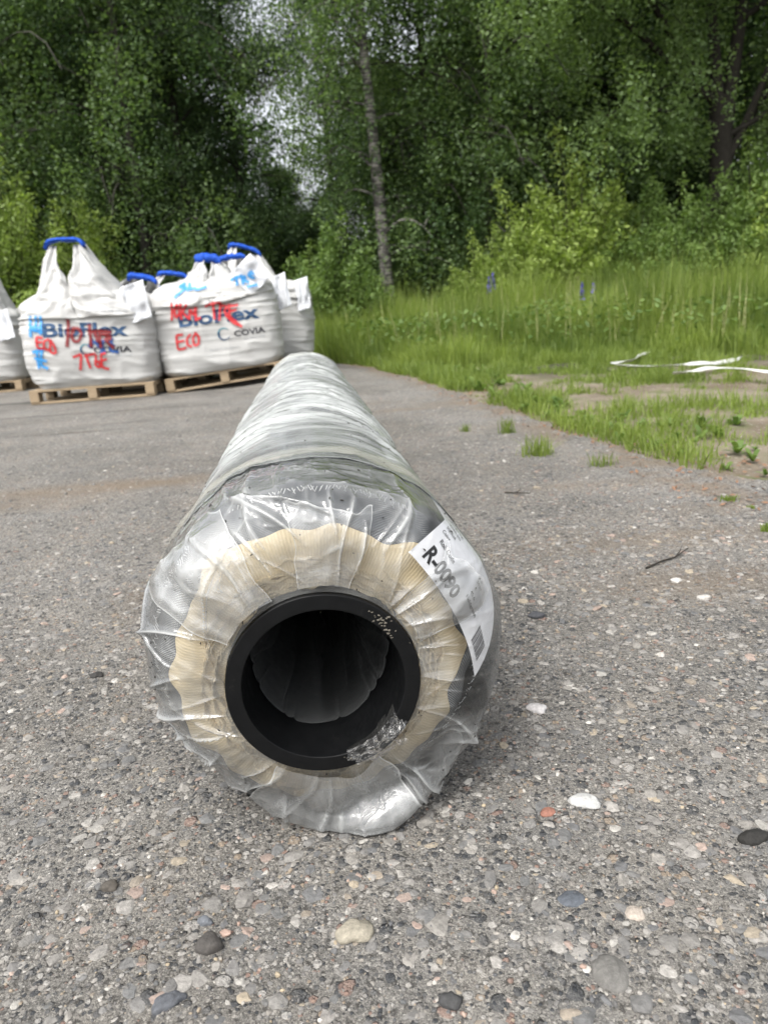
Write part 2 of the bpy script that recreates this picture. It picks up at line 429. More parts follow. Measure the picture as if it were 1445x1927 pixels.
def m_cream():
    g = G('cream_selvedge'); uv = g.co('UV')
    sx = g.node('ShaderNodeSeparateXYZ'); g.put(sx.inputs[0], uv)
    u = g.math('SINE', g.math('MULTIPLY', sx.outputs[0], 2 * math.pi / .0042))
    n_ = g.noise(g.co(), 25, 4)
    g.set(Base_Color=g.mix(g.math('MULTIPLY', g.mr(u, -1, 1), .35), g.mix(n_, (.62, .5, .3), (.74, .63, .42)), (.45, .35, .2)), Roughness=.75, Normal=g.bump(u, .25, .001))
    return g.m
MAT['cream'] = m_cream()
def m_core():
    g = G('black_pipe'); c = g.co()
    n_ = g.noise(c, 60, 4, .7); sc_ = g.noise(g.map(c, (30, 2, 30)), 4, 3)
    dust = g.mr(g.noise(c, 35, 5, .7), .62, .75)
    g.set(Base_Color=g.mix(g.math('MULTIPLY', dust, .35), (.0035, .0038, .0042), (.06, .055, .05)), Specular_IOR_Level=.2, Roughness=g.mr(n_, .3, .7, .38, .6), Normal=g.bump(g.math('ADD', n_, sc_), .12, .002))
    return g.m
MAT['core'] = m_core()

def prof_surface(name, prof, nth, mat, rfun=None, yfun=None, parent=None, smooth=True):
    """surface of revolution about the roll's axis; prof = [(r, y)], offsets as functions of angle and index"""
    prof = np.asarray(prof, float); th = np.linspace(0, 2 * np.pi, nth, endpoint=False)
    T, S = np.meshgrid(th, np.arange(len(prof)))
    r = np.broadcast_to(prof[:, 0][:, None], T.shape).copy(); y = np.broadcast_to(prof[:, 1][:, None], T.shape).copy()
    if rfun: r = r + rfun(T, S)
    if yfun: y = y + yfun(T, S)
    V = np.stack([r * np.cos(T), y, np.maximum(ZC + r * np.sin(T), .004)], -1).reshape(-1, 3)
    ln = np.concatenate([[0], np.cumsum(np.hypot(*np.diff(prof, axis=0).T))])
    U = np.stack([T * prof[:, 0].max(), np.broadcast_to(ln[:, None], T.shape)], -1).reshape(-1, 2)
    return mk(name, V, grid_faces(nth, len(prof), True), mat, parent, smooth, uv=U)
def lobe(T, S=0, seed=0.0):             # scallops of the squeezed selvedge
    return .8 * np.clip(np.sin(T), -.35, 1) + 1.5 * (vn(np.cos(T) * 3.1, np.sin(T) * 3.1, 5 + seed) - .5) + .8 * (np.sin(9 * T + .8 + seed) + .6 * np.sin(14 * T + 2.1 + seed) + .5 * np.sin(23 * T + seed * 2)) / 2.1
# black core pipe
LEN = 4.0
cp = []
for r, y in ((.1185, LEN + .06), (.1185, .0025), (.1165, 0), (.1005, 0), (.0985, .0025), (.0975, .3), (.0975, LEN + .06)): cp.append((r, y))
prof_surface('core_pipe', [cp[0], (.1185, 2), (.1185, .03), (.1185, .003), (.1183, .0010), (.1178, .0002), (.1174, 0), (.1160, 0), (.1010, 0), (.0996, 0), (.0991, .0003), (.0988, .0010), (.0985, .003), (.0975, .04), (.0975, .3), (.0975, 2), (.0975, LEN + .06)], 128, MAT['core'], parent=roll)
# dark rolled fabric: long body, drawn in at the end
prof = [(.205, LEN + .03), (.222, LEN), (.226, LEN - .1)] + [(.227, y) for y in np.linspace(LEN - .3, .4, 12)] + [(.227, .25), (.226, .19), (.223, .155), (.217, .120), (.209, .092), (.200, .071), (.191, .056), (.183, .046)]
NP = len(prof)
amp = lambda S, a0, a1: np.interp(S, [NP - 9, NP - 1], [a0, a1])
mat_o = prof_surface('rolled_fabric', prof, 260, MAT['woven'], lambda T, S: amp(S, 0, .011) * lobe(T), lambda T, S: amp(S, 0, .0055) * lobe(T, seed=.9) - amp(S, 0, .001) * np.clip(-np.sin(T), 0, 1), roll)
pr2 = [(.1826, .0463), (.176, .040), (.169, .036), (.161, .034), (.154, .033), (.148, .035), (.142, .031), (.136, .033), (.130, .028), (.125, .029), (.1195, .026)]
prof_surface('selvedge', pr2, 260, MAT['cream'], lambda T, S: np.interp(S, [0, 4, 11], [.011, .010, 0]) * lobe(T) , lambda T, S: -np.interp(S, [0, 4, 11], [.001, .003, .003]) * np.clip(-np.sin(T), 0, 1) + np.interp(S, [0, 4, 11], [.0055, .006, .002]) * lobe(T, seed=.9) + .010 * sm(S, 3, 6) * (vn(np.cos(T) * 5 + S * .25, np.sin(T) * 5, S * .5, 77) - .5) , mat_o)
for k, r0 in enumerate(np.linspace(.150, .123, 8)):
    sd = k * 1.7; y0 = .031 - .0016 * k + .004 * math.sin(k * 2.1)
    prof_surface('inner_layer', [(r0 - .002, y0 + .09), (r0, y0 + .03), (r0 + .0015, y0 + .008), (r0 + .001, y0), (r0 - .001, y0 + .001), (r0 - .002, y0 + .01), (r0 - .0032, y0 + .05)], 200, MAT['cream'],
                 lambda T, S, sd=sd: .0035 * np.sin(8 * T + sd) + .0022 * np.sin(19 * T + sd * 2) + .001 * np.sin(47 * T + sd),
                 lambda T, S, sd=sd: np.interp(S, [0, 1, 3, 5, 6], [0, .5, 1, 1, .2]) * (.010 * (vn(np.cos(T) * 3, np.sin(T) * 3, sd) - .5) + .006 * np.sin(7 * T + sd)), mat_o)
# white stitch line in the dark fabric
rng = np.random.default_rng(4)
mb = MB()
for k in range(330):
    t = 2 * math.pi * k / 330 + rng.normal(0, .003); r0 = .2195 + .0012 * rng.normal(); y0 = .118 + .003 * lobe(np.array(t), seed=.9)
    a_ = t + rng.choice([-1, 1]) * .016; dr = .005 * rng.uniform(.5, 1.3)
    p = np.array([[r0 * math.cos(t), y0 + .001, ZC + r0 * math.sin(t)], [(r0 - dr) * math.cos(a_), y0 - dr * 1.3, ZC + (r0 - dr) * math.sin(a_)]])
    p = p + np.array([math.cos(t), -.6, math.sin(t)]) * .003
    V, F = tube_vf(p, [.0007, .0004], 4); mb.add(V, F)
mb.build('stitching', simple('white_thread', (.75, .76, .76), .5), mat_o)

# clear film drawn over the end and gathered round the core
def bez(p, t): 
    t = t[:, None] if t.ndim == 1 else t[..., None]
    return (1 - t) ** 3 * p[0] + 3 * (1 - t) ** 2 * t * p[1] + 3 * (1 - t) * t ** 2 * p[2] + t ** 3 * p[3]
def cov_base(T, S):
    ys = .068 - .050 * np.sin(T) - .010 * np.cos(T)
    rb = .236 + .004 * np.cos(T) + .010 * np.clip(-np.sin(T - .25), 0, 1) ** 6
    t = np.clip(S / .72, 0, 1); q = np.clip((S - .72) / .28, 0, 1)
    P = [(.1195, .006), (.172, .22 * ys + .002), (rb - .008, ys * .44), (rb, ys + .05)]
    r = (1 - t) ** 3 * P[0][0] + 3 * (1 - t) ** 2 * t * P[1][0] + 3 * (1 - t) * t ** 2 * P[2][0] + t ** 3 * P[3][0]
    y = (1 - t) ** 3 * P[0][1] + 3 * (1 - t) ** 2 * t * P[1][1] + 3 * (1 - t) * t ** 2 * P[2][1] + t ** 3 * P[3][1]
    y = y - .066 * np.clip(-np.sin(T - .26), 0, 1) ** 5 * sm(S, .25, .55) * (1 - sm(S, .72, .95))
    r = r * (1 - q) + (.2375) * q; y = y * (1 - q) + .34 * q
    return r, y
def cov(T, S, folds=1.0, lift=0.0):
    r, y = cov_base(T, S); e = 1e-3
    r2, y2 = cov_base(T, S + e); r1, y1 = cov_base(T, S - e)
    dr, dy = r2 - r1, y2 - y1; L = np.hypot(dr, dy) + 1e-9
    nr, ny = dy / L, -dr / L             # outward: away from the axis and to the front
    D = 0
    rg = np.random.default_rng(12)
    PLY = 0
    for k in range(70):
        tk = rg.uniform(0, 2 * np.pi); tw = rg.normal(0, .25) if k % 3 else rg.normal(0, 1.1); s0 = rg.choice([0, 0, .1, .25, .4]); s1 = min(.98, s0 + rg.uniform(.3, .8)); w0 = rg.choice([.010, .018, .03, .05]) * rg.uniform(.8, 1.3); A = rg.uniform(.0025, .0095)
        d = (T - tk - tw * (S - s0) - .035 * np.sin(S * 7 + k) + np.pi) % (2 * np.pi) - np.pi
        env = sm(S, s0 - .02, s0 + .12) * (1 - sm(S, s1 - .2, s1))
        ww = w0 * (.45 + 1.0 * S)
        D = D + A * env * np.exp(-np.abs(d) / ww); PLY = np.maximum(PLY, env * sm(A, .001, .007) * np.exp(-(d / (.006 + .012 * S)) ** 2) * (.35 + .65 * vn(S * 9, k)))
    cx, cz = r * np.cos(T), r * np.sin(T)
    wx = cx + .02 * vn(cx * 18, cz * 18, y * 18, 3); wz = cz + .02 * vn(cx * 18, cz * 18, y * 18, 4)
    rid = (1 - np.abs(2 * vn(wx * 26, wz * 26, y * 26, 7) - 1)) ** 4 + .6 * (1 - np.abs(2 * vn(wx * 55, wz * 55, y * 55, 9) - 1)) ** 5
    D = D + .0020 * rid * sm(S, .05, .25) * (1 - sm(S, .9, 1))
    D = D + .016 * (vn(cx * 9, cz * 9, y * 9, 11) - .3) * sm(S, .1, .5) * (1 - sm(S, .75, .95))
    D = D +   .0004 * np.sin(75 * T + 6 * np.sin(3 * T)) * np.exp(-(S / .22) ** 2) * sm(S, 0, .05)
    cov.ply = np.clip(PLY + .25 * rid ** 2 * sm(S, .1, .3) * (1 - sm(S, .9, 1)), 0, 1)
    Tw = (T + .8) % (2 * np.pi) - .8
    lbw = sm(Tw, -.50, -.36) * sm(Tw, 1.0, .88) * sm(S, .12, .26)
    lbw0 = sm(T % (2 * np.pi), .02, .14) * sm(T % (2 * np.pi), 1.0, .85) * sm(S, .25, .4)
    lbw0 = np.maximum(lbw0, sm((T + .6) % (2 * np.pi), .0, .2) * sm((T + .6) % (2 * np.pi), .75, .6) * sm(S, .3, .45) * .7)
    D = D * (1 - .70 * lbw) + .005 * lbw; cov.ply = cov.ply * (1 - .9 * lbw) * sm(S, .02, .22); cov.clear = lbw
    D = np.clip(D, 0, .022) * folds + lift
    return r + nr * D, y + ny * D
def cov_xyz(T, S, folds=1.0, lift=0.0):
    r, y = cov(T, S, folds, lift)
    z = ZC + r * np.sin(T)
    x = r * np.cos(T) * (1 + .10 * sm(.05 - z, 0, .09))
    return np.stack([x, y, np.maximum(z, .006 + .004 * vn(r * 40, T * 9))], -1)
NT, NS = 900, 190
T, S = np.meshgrid(np.linspace(0, 2 * np.pi, NT, endpoint=False), np.linspace(0, 1, NS))
CV = cov_xyz(T, S).reshape(-1, 3); CPLY = cov.ply.ravel(); CCLR = cov.clear.ravel()
mk('end_film', CV, grid_faces(NT, NS, True)[:, ::-1], MAT['film_end'], roll, attrs=dict(ply=CPLY, clear=CCLR))
# second, looser ply of film: a flap over the upper left and one hanging below the core
def flap(name, t0, t1, s0, s1, lift, seed, n=60):
    A_, B_ = np.meshgrid(np.linspace(0, 1, n), np.linspace(0, 1, n))
    t_ = t0 + (t1 - t0) * A_ + .06 * (vn(B_ * 4, seed) - .5); s_ = s0 + (s1 - s0) * B_ + .10 * (vn(A_ * 5, seed + 3) - .5) * B_
    lf = lift * (.25 + .75 * vn(A_ * 4, B_ * 3, seed)) * np.sin(np.pi * np.clip(A_, .03, .97)) ** .4
    V = cov_xyz(t_, np.clip(s_, .01, .98), .8, .002) ; V2 = cov_xyz(t_, np.clip(s_, .01, .98), .8, .003)
    r, y = cov(t_, np.clip(s_, .01, .98), .8, 0); 
    V = np.stack([(r + lf * .5) * np.cos(t_), y - lf, np.maximum(ZC + (r + lf * .5) * np.sin(t_), .007)], -1)
    return mk(name, V.reshape(-1, 3), grid_faces(n, n)[:, ::-1], MAT['film_end'], roll, attrs=dict(ply=np.clip(.08 + cov.ply * .6 + .9 * np.maximum(sm(np.abs(A_ - .5), .485, .497), sm(B_, .975, .995)), 0, 1).ravel()))
flap('film_flap', R_(115), R_(150), .02, .72, .016, 5)
flap('film_flap', R_(238), R_(300), .02, .62, .020, 8)
flap('film_flap', R_(70), R_(97), .03, .5, .010, 17)
flap('film_flap', R_(20), R_(44), .03, .5, .010, 23)

# milky film wound round the whole body
def body_px(px, py, R=.236):
    d = RM.T @ np.array(ray(px, py)); o_ = RM.T @ np.array([-ROLL_A[0], -ROLL_A[1], CAM_H]); o_ = o_ - np.array([0, 0, ZC])
    a_ = d[0] ** 2 + d[2] ** 2; b = 2 * (o_[0] * d[0] + o_[2] * d[2]); c = o_[0] ** 2 + o_[2] ** 2 - R * R
    D = max(0.0, b * b - 4 * a_ * c); t = (-b - math.sqrt(D)) / (2 * a_); p = o_ + d * t
    return math.atan2(p[2], p[0]), p[1]
def wrap_r(T, Y):
    r = .2335 * np.interp(Y, [.2, 3.3, 3.95, 4.06, 4.1], [1, .99, .965, .90, .62])
    cx, cz = np.cos(T), np.sin(T)
    h = 0
    yy = Y + .05 * vn(cx * 1.3, cz * 1.3, Y * 2, 40) + .012 * np.sin(T * 2 + Y * 3)
    rid = (1 - np.abs(2 * vn(cx * 1.6, cz * 1.6, yy * 30, 41) - 1)) ** 3
    rid2 = (1 - np.abs(2 * vn(cx * 2.4, cz * 2.4, yy * 62, 43) - 1)) ** 3
    h = h + (.0040 * rid + .0022 * rid2) * (.25 + 1.5 * sm(vn(cx * 2, cz * 2, Y * 3.5, 47), .3, .7)) + .007 * (fbm(cx * 1.5, cz * 1.5, Y * 5, 3, 44) - .5)
    for y0, st in ((.62, .0030), (.98, .0025), (1.46, .003), (2.05, .003), (2.7, .003), (3.42, .008), (3.5, -.006)):   # edges of overlapping turns
        h = h + st * sm(Y - y0 - .05 * np.sin(T + y0 * 3) - .02 * vn(cx * 3, cz * 3, y0), -.008, .008) * np.exp(-np.clip(Y - y0, 0, 9) / .18)
    return r + h
ys = np.concatenate([np.linspace(.205, 1.6, 330), np.linspace(1.6, 4.1, 330)[1:]])
T, Y = np.meshgrid(np.linspace(0, 2 * np.pi, 220, endpoint=False), ys)
rr = wrap_r(T, Y); ye = Y + .02 * np.sin(T + .6) * np.exp(-(Y - .2) / .1) + .085 * (fbm(np.cos(T) * 2.2, np.sin(T) * 2.2, 3, 3) - .5) * np.exp(-(Y - .2) / .07)
rr = rr + .0032
qs = (Y - (.068 - .050 * np.sin(T) - .010 * np.cos(T)) - .05) / (.34 - .05 - (.068 - .050 * np.sin(T) - .010 * np.cos(T)))
fr_ = cov(T, .72 + .28 * np.clip(qs, 0, 1))[0] + .0012
kb = sm(Y, .30, .60); rr = np.maximum(fr_ * (1 - kb) + rr * kb, np.where(Y < .36, fr_, 0))
V = np.stack([rr * np.cos(T), ye, np.maximum(ZC + rr * np.sin(T), .005)], -1).reshape(-1, 3)
tc, yc = body_px(605, 822); t1, y1 = body_px(510, 835); t2, y2 = body_px(720, 790)
clear = sm(.55 - np.abs((T - tc) * np.sign(1)), 0, .12) * sm(np.abs(Y - yc), .17, .12)
dT = (T - tc + np.pi) % (2 * np.pi) - np.pi
clear = sm(np.abs(dT + .1), .42 , .34) * sm(np.abs(Y - yc + .06 * dT), .115, .085) * (.6 + .4 * vn(T * 4, Y * 30))
clear = np.maximum(clear, .85 * sm(Y + .25 * (vn(np.cos(T) * 3, np.sin(T) * 3, Y * 4, 8) - .5), .50, .24))
wrap = mk('plastic_wrap', V, grid_faces(220, len(ys), True)[:, ::-1], MAT['film_wrap'], roll, True, dict(clear=clear.ravel()))
# yellowish tape band holding the end film
g = G('aged_tape'); n_ = g.noise(g.map(g.co(), (1, 8, 1)), 12, 4)
g.set(Base_Color=g.mix(n_, (.42, .40, .32), (.62, .62, .55)), Roughness=.22); g.bsdf.inputs['Alpha'].default_value = .26
MAT['tape'] = g.m
for y0, wd in ((.262, .05), (3.40, .05)):
    T, Y = np.meshgrid(np.linspace(0, 2 * np.pi, 200, endpoint=False), np.linspace(0, 1, 9))
    yy = y0 + (Y - .5) * wd + .018 * np.sin(T + .7) + .004 * np.sin(5 * T); rr = wrap_r(T, yy) + .0058 - .002 * np.abs(2 * Y - 1)
    V = np.stack([rr * np.cos(T), yy, np.maximum(ZC + rr * np.sin(T), .004)], -1).reshape(-1, 3)
    mk('tape_band', V, grid_faces(200, 9, True), MAT['tape'], roll)

# crumpled film inside the pipe
T, Q = np.meshgrid(np.linspace(0, 2 * np.pi, 360, endpoint=False), np.linspace(0, 1, 50))
yy = .115 + .42 * Q + .05 * np.sin(T * 1 + .4) * (1 - Q) + .010 * vn(np.cos(T) * 3, np.sin(T) * 3, 1) * (1 - Q)
rr = .0955 - .030 * np.abs(np.sin(Q * np.pi * .8)) * (.2 + .8 * vn(np.cos(T) * 2.2, np.sin(T) * 2.2, Q * 1.5, 5)) - .012 * (1 - np.abs(2 * vn(np.cos(T) * 1.6, np.sin(T) * 1.6, Q * 1.2, 6) - 1)) ** 2 * sm(Q, 0, .2)
tw_ = T + .5 * (vn(Q * 2.5, T * .0, 3) - .5) * Q + .12 * np.sin(T * 3 + Q * 3); pan = np.floor(tw_ * 1.27); fr2 = tw_ * 1.27 - pan
rr = rr - (.016 * fr2 ** 2 + .008 * vn(pan * 1.7, 2, 1)) * sm(Q, .0, .12) - .005 * (1 - np.abs(2 * vn(np.cos(T) * 4, np.sin(T) * 4, Q * 5, 16) - 1)) ** 6
yy = yy + .012 * (vn(pan * 1.3, 5, 2) - .5) * (1 - Q)
pl_ = .16 * vn(pan * 2.3, 7, 1) ** 2 * (1 - .6 * Q) + .16 * np.exp(-fr2 / .04) + .2 * np.exp(-Q / .03)
mk('inner_film', np.stack([rr * np.cos(T), yy, ZC + rr * np.sin(T)], -1).reshape(-1, 3), grid_faces(360, 50, True), MAT['film_inner'], roll, True, dict(ply=np.clip(pl_, 0, 1).ravel(), clear=0 * pl_.ravel()))
# torn scraps of film stuck to the rim
MAT['scrap'] = m_film('torn_film', .05, (.6, .6, .57), .18, (.5, (1, 1, 1), 60), gain=.7)
def scrap(tc_, rc, yc_, la, lb, seed, n=26):
    A_, B_ = np.meshgrid(np.linspace(-1, 1, n), np.linspace(-1, 1, n))
    edge = 1 + .4 * (vn(np.arctan2(B_, A_) * 2, 0, seed) - .5)
    t_ = tc_ + A_ * la / .108 * edge; r_ = rc + B_ * lb * edge * (1 + .4 * A_)
    y_ = yc_ - .003 - .010 * (1 - np.abs(2 * vn(A_ * 2.2, B_ * 2.2, seed) - 1)) ** 2 - .004 * vn(A_ * 6, B_ * 6, seed)
    y_ = np.where(r_ < .0985, yc_ + (.0985 - r_) * 1.6 - .004 * vn(A_ * 6, B_ * 6, seed), y_)
    r_ = np.maximum(r_, .0955)
    return mk('film_scrap', np.stack([r_ * np.cos(t_), y_, ZC + r_ * np.sin(t_)], -1).reshape(-1, 3), grid_faces(n, n), MAT['scrap'], roll)
scrap(R_(-58), .104, 0, .034, .014, 3); scrap(R_(-40), .100, 0, .020, .012, 8)
mb = MB(); rng = np.random.default_rng(9)
for k in range(46):                                       # gritty crumbs on the rim
    t = R_(rng.normal(43, 7) if k < 30 else rng.normal(-62, 12)); r0 = rng.uniform(.1, .1175); s_ = rng.uniform(.0005, .0015)
    c = np.array([r0 * math.cos(t), -s_ * .4, ZC + r0 * math.sin(t)])
    bm = bmesh.new(); bmesh.ops.create_icosphere(bm, subdivisions=1, radius=s_)
    for v in bm.verts: v.co = Vector(c) + Vector((v.co.x * 1.5, v.co.y * .5, v.co.z)) * rng.uniform(.4, 1.5)
    mb.bm(bm)
tag(mb.build('grit', simple('pale_grit', (.12, .11, .09), .9, .3, .5, 200), roll), kind='stuff')
# dark specks scattered on the film
mb = MB()
idx = rng.integers(0, len(CV), 110); Wv = np.array(wrap.data.vertices[0].co)
wv = np.empty(len(wrap.data.vertices) * 3, np.float32); wrap.data.vertices.foreach_get('co', wv); wv = wv.reshape(-1, 3)
pts = list(CV[idx]) + list(wv[rng.integers(0, 220 * 200, 130)])
for (px, py) in ((778, 853), (783, 859), (787, 866), (730, 845), (770, 800), (520, 895), (672, 885), (613, 889)):
    t, y = body_px(px, py, .242); pts.append(np.array([.242 * math.cos(t), y, ZC + .242 * math.sin(t)]))
for p in pts:
    n_ = np.array([p[0], -.1, p[2] - ZC]); n_ /= np.linalg.norm(n_); t = np.cross(n_, rng.normal(size=3)); t /= np.linalg.norm(t)
    L = rng.uniform(.001, .005); V, F = tube_vf(np.array([p, p + t * L * .5 + n_ * .0005, p + t * L]) + n_ * .0012, [.0006, .0009, .0004], 5); mb.add(V, F)
tag(mb.build('dirt_specks', simple('black_specks', (.02, .018, .015), .9), roll), kind='stuff')

# ------------------------------------------------------------------ the paper label under the film
BT, BS = np.meshgrid(np.linspace(-1.2, 1.6, 500), np.linspace(.05, .95, 260))
BV = cov_xyz(BT, BS, 0.35, .0015); bp = roll_px(BV.reshape(-1, 3))
def cov_at(px, py):
    m = np.hypot(bp[:, 0] - px, bp[:, 1] - py) < 4
    i = np.where(m)[0]; i = i[np.argmin(bp[i, 2] + np.hypot(bp[i, 0] - px, bp[i, 1] - py) * .01)]
    return np.array([BT.ravel()[i], BS.ravel()[i]])
cTL, cBL, cBR = cov_at(829, 966), cov_at(769, 1039), cov_at(892, 1274)
cML = cov_at(846, 1146)
def lab(a_, b, lift=0.0):
    """label fractions -> roll frame"""
    a_ = np.asarray(a_, float); b = np.asarray(b, float)
    q = 4 * a_ * (1 - a_)
    e = cBL[None] * (1 - a_[:, None]) + cBR[None] * a_[:, None] + q[:, None] * (cML - (cBL + cBR) / 2)[None] * .9
    p = e + b[:, None] * (((cTL - cBL) * 1.05)[None] * (1 - a_[:, None]) + np.array([[.30, .20]]) * a_[:, None])
    return cov_xyz(p[:, 0], np.clip(p[:, 1], .02, .98), .22, .0028 + lift)
n = 90
A_, B_ = np.meshgrid(np.linspace(0, 1, n), np.linspace(0, 1.6, n))
label = mk('paper_label', lab(A_.ravel(), B_.ravel()), grid_faces(n, n), simple('white_paper', (.88, .89, .91), .55, .4, .03, 20), roll)

def text_geo(body, size=1.0, bold=0.0, cut=None, shear=0.0):
    """flat letters: vertices (n x 2, left end and baseline at 0) and polygons, cut into strips so that they can bend"""
    cu = bpy.data.curves.new('lettering', 'FONT'); cu.body = body; cu.size = size; cu.offset = bold * size; cu.resolution_u = 3; cu.shear = shear
    o = bpy.data.objects.new('lettering', cu); COL.objects.link(o)
    dg = bpy.context.evaluated_depsgraph_get(); me = bpy.data.meshes.new_from_object(o.evaluated_get(dg))
    bpy.data.objects.remove(o); bpy.data.curves.remove(cu)
    bm = bmesh.new(); bm.from_mesh(me); bpy.data.meshes.remove(me)
    if cut:
        x0 = min(v.co.x for v in bm.verts); x1 = max(v.co.x for v in bm.verts); y0 = min(v.co.y for v in bm.verts); y1 = max(v.co.y for v in bm.verts)
        for ax, lo, hi in ((0, x0, x1), (1, y0, y1)):
            q = lo + cut * .51
            while q < hi:
                n_ = Vector((1, 0, 0)) if ax == 0 else Vector((0, 1, 0))
                bmesh.ops.bisect_plane(bm, geom=bm.verts[:] + bm.edges[:] + bm.faces[:], plane_co=n_ * q, plane_no=n_); q += cut
        bmesh.ops.triangulate(bm, faces=bm.faces[:])
    bm.verts.index_update()
    V = np.array([(v.co.x, v.co.y) for v in bm.verts]).reshape(-1, 2); F = np.array([[v.index for v in f.verts] for f in bm.faces]); bm.free()
    return V, F
# ---- lettering on the paper label
LA, LB = .205, .085                      # its size in metres along and across
INK = simple('black_ink', (.008, .008, .009), .6, .3, .1)
INKG = simple('grey_ink', (.16, .16, .17), .6, .3, .1)
def lab_text(body, a_, b, size, bold=0.0, mat=INK):
    V, F = text_geo(body, size, bold, .004)
    P = lab(a_ + V[:, 0] / LA, b + V[:, 1] / LB, .0008)
    o = mk('label_text', P, F, mat, label, False); return o
lab_text('R-0090', .075, .10, .027, .034)
lab_text('Roll Code', .09, .42, .0095, .006)
for i, s_ in enumerate(('Color', 'SQ/Roll', 'Width (m)', 'Weight (kg)', 'Length (m)')): lab_text(s_, .05 + .004 * i, .58 + .13 * i, .0078, .006)
for i, (s_, a_) in enumerate((('Fieldgreen', .50), ('45,6', .515), ('4', .535), ('34,07', .53), ('11,4', .54))): lab_text(s_, a_ + .02, .34 + .135 * i, .0085, .006)
mb = MB(); rng = np.random.default_rng(3); q = .775
while q < .93:
    wv_ = rng.choice([.0035, .006, .010]); aa, bb = np.meshgrid(np.linspace(q, q + wv_, 2), np.linspace(.10, .42, 16))
    mb.add(lab(aa.ravel(), bb.ravel(), .0008), grid_faces(2, 16)); q += wv_ + rng.choice([.004, .007])
mb.build('barcode', INKG, label)

# ------------------------------------------------------------------ stones in and on the asphalt
PAL = np.array([(.05, .055, .065), (.07, .075, .08), (.10, .10, .10), (.14, .135, .13), (.18, .17, .155), (.22, .205, .185), (.27, .25, .22), (.34, .32, .29), (.42, .40, .36), (.30, .24, .17), (.36, .29, .19), (.33, .22, .17), (.40, .28, .22), (.55, .52, .47), (.66, .63, .57)])
PW = np.array([5, 6, 8, 10, 10, 10, 9, 8, 5, 4, 3, 3, 2, 3, 2.0]); PW /= PW.sum()
def ico(sub):
    bm = bmesh.new(); bmesh.ops.create_icosphere(bm, subdivisions=sub, radius=1); bm.verts.index_update()
    V = np.array([v.co[:] for v in bm.verts]); F = np.array([[v.index for v in f.verts] for f in bm.faces]); bm.free(); return V, F
I1, I2, I3 = ico(1), ico(2), ico(3)
def asphalt_z(x, y):
    near = sm(y, 4.5, 2.5) * sm(np.abs(x), 2.6, 1.2)
    return terrain(x, y) + (.010 * (fbm(x * 22, y * 22, 0, 3, 2) - .5) + .010 * (fbm(x * 4, y * 4, 0, 2, 4) - .5)) * (.35 + .65 * near)
def stones_mesh(name, n, xr, yr, size, seed, base, sink, ico_=I1, ypow=1.0, flat=(.35, .7)):
    rg = np.random.default_rng(seed)
    y = yr[0] + (yr[1] - yr[0]) * rg.random(n) ** ypow; x = rg.uniform(xr[0], xr[1], n) * (1 if xr[1] < 50 else 1)
    keep = off_asphalt(x, y) < (.0 if 'soil' not in name else 9); x, y = x[keep], y[keep]; n = len(x)
    s_ = size[0] * (size[1] / size[0]) ** (rg.random(n) ** 1.8)
    V0, F0 = ico_; m = len(V0)
    sc = np.stack([s_ * rg.uniform(.75, 1.35, n), s_ * rg.uniform(.6, 1.0, n), s_ * rg.uniform(*flat, n)], 1)
    rot = rg.uniform(0, 2 * np.pi, n); c, d = np.cos(rot), np.sin(rot)
    jit = 1 + .38 * (rg.random((n, m)) - .5)
    P = V0[None] * jit[:, :, None]
    P = np.sign(P) * np.abs(P) ** .85 * sc[:, None, :]
    tx = rg.normal(0, .15, n); P[:, :, 2] += tx[:, None] * P[:, :, 0]
    X = P[:, :, 0] * c[:, None] - P[:, :, 1] * d[:, None] + x[:, None]; Yv = P[:, :, 0] * d[:, None] + P[:, :, 1] * c[:, None] + y[:, None]
    Z = P[:, :, 2] + (asphalt_z(x, y) + sc[:, 2] * rg.uniform(*sink, n))[:, None]
    pw = PW * (np.array([1] * 6 + [.8, .5, .2, .8, .6, .5, .3, .12, .06]) if size[1] < .005 else np.array([1] * 8 + [.7, 1, 1, .8, .7, .5, .4])); pw = pw / pw.sum()
    col = PAL[rg.choice(len(PAL), n, p=pw)] * rg.uniform(.8, 1.2, (n, 1))
    col = col * .52 + np.array([.205, .199, .186]) * .44 if size[1] > .005 else col * .75 + np.array([.22, .21, .19]) * .25
    V = np.stack([X, Yv, Z], -1).reshape(-1, 3)
    F = (F0[None] + (np.arange(n) * m)[:, None, None]).reshape(-1, F0.shape[1])
    o = mk(name, V, F, MAT['stone'], None, False, dict(col=np.repeat(col, m, 0)))
    return o
g1 = stones_mesh('embedded_gravel', 13000, (-1.1, 1.2), (.33, 2.1), (.0032, .016), 5, 0, (-.95, -.68), I2, 1.25, (.3, .6))
tag(g1, 'small mixed stones set in the worn asphalt surface near the roll', 'gravel', kind='stuff')
g2 = stones_mesh('loose_grit', 60000, (-1.3, 1.5), (.33, 2.7), (.0007, .0036), 6, 0, (-.3, .5), I1, 1.3, (.5, .9))
tag(g2, 'loose sandy grit scattered over the asphalt around the roll', 'grit', kind='stuff')
g3 = stones_mesh('scattered_gravel', 6500, (-3.2, 2.6), (1.7, 6.5), (.004, .013), 7, 0, (-.6, .1), I1, 1.4, (.35, .7))
tag(g3, 'pale gravel sprinkled over the asphalt further back', 'gravel', kind='stuff')

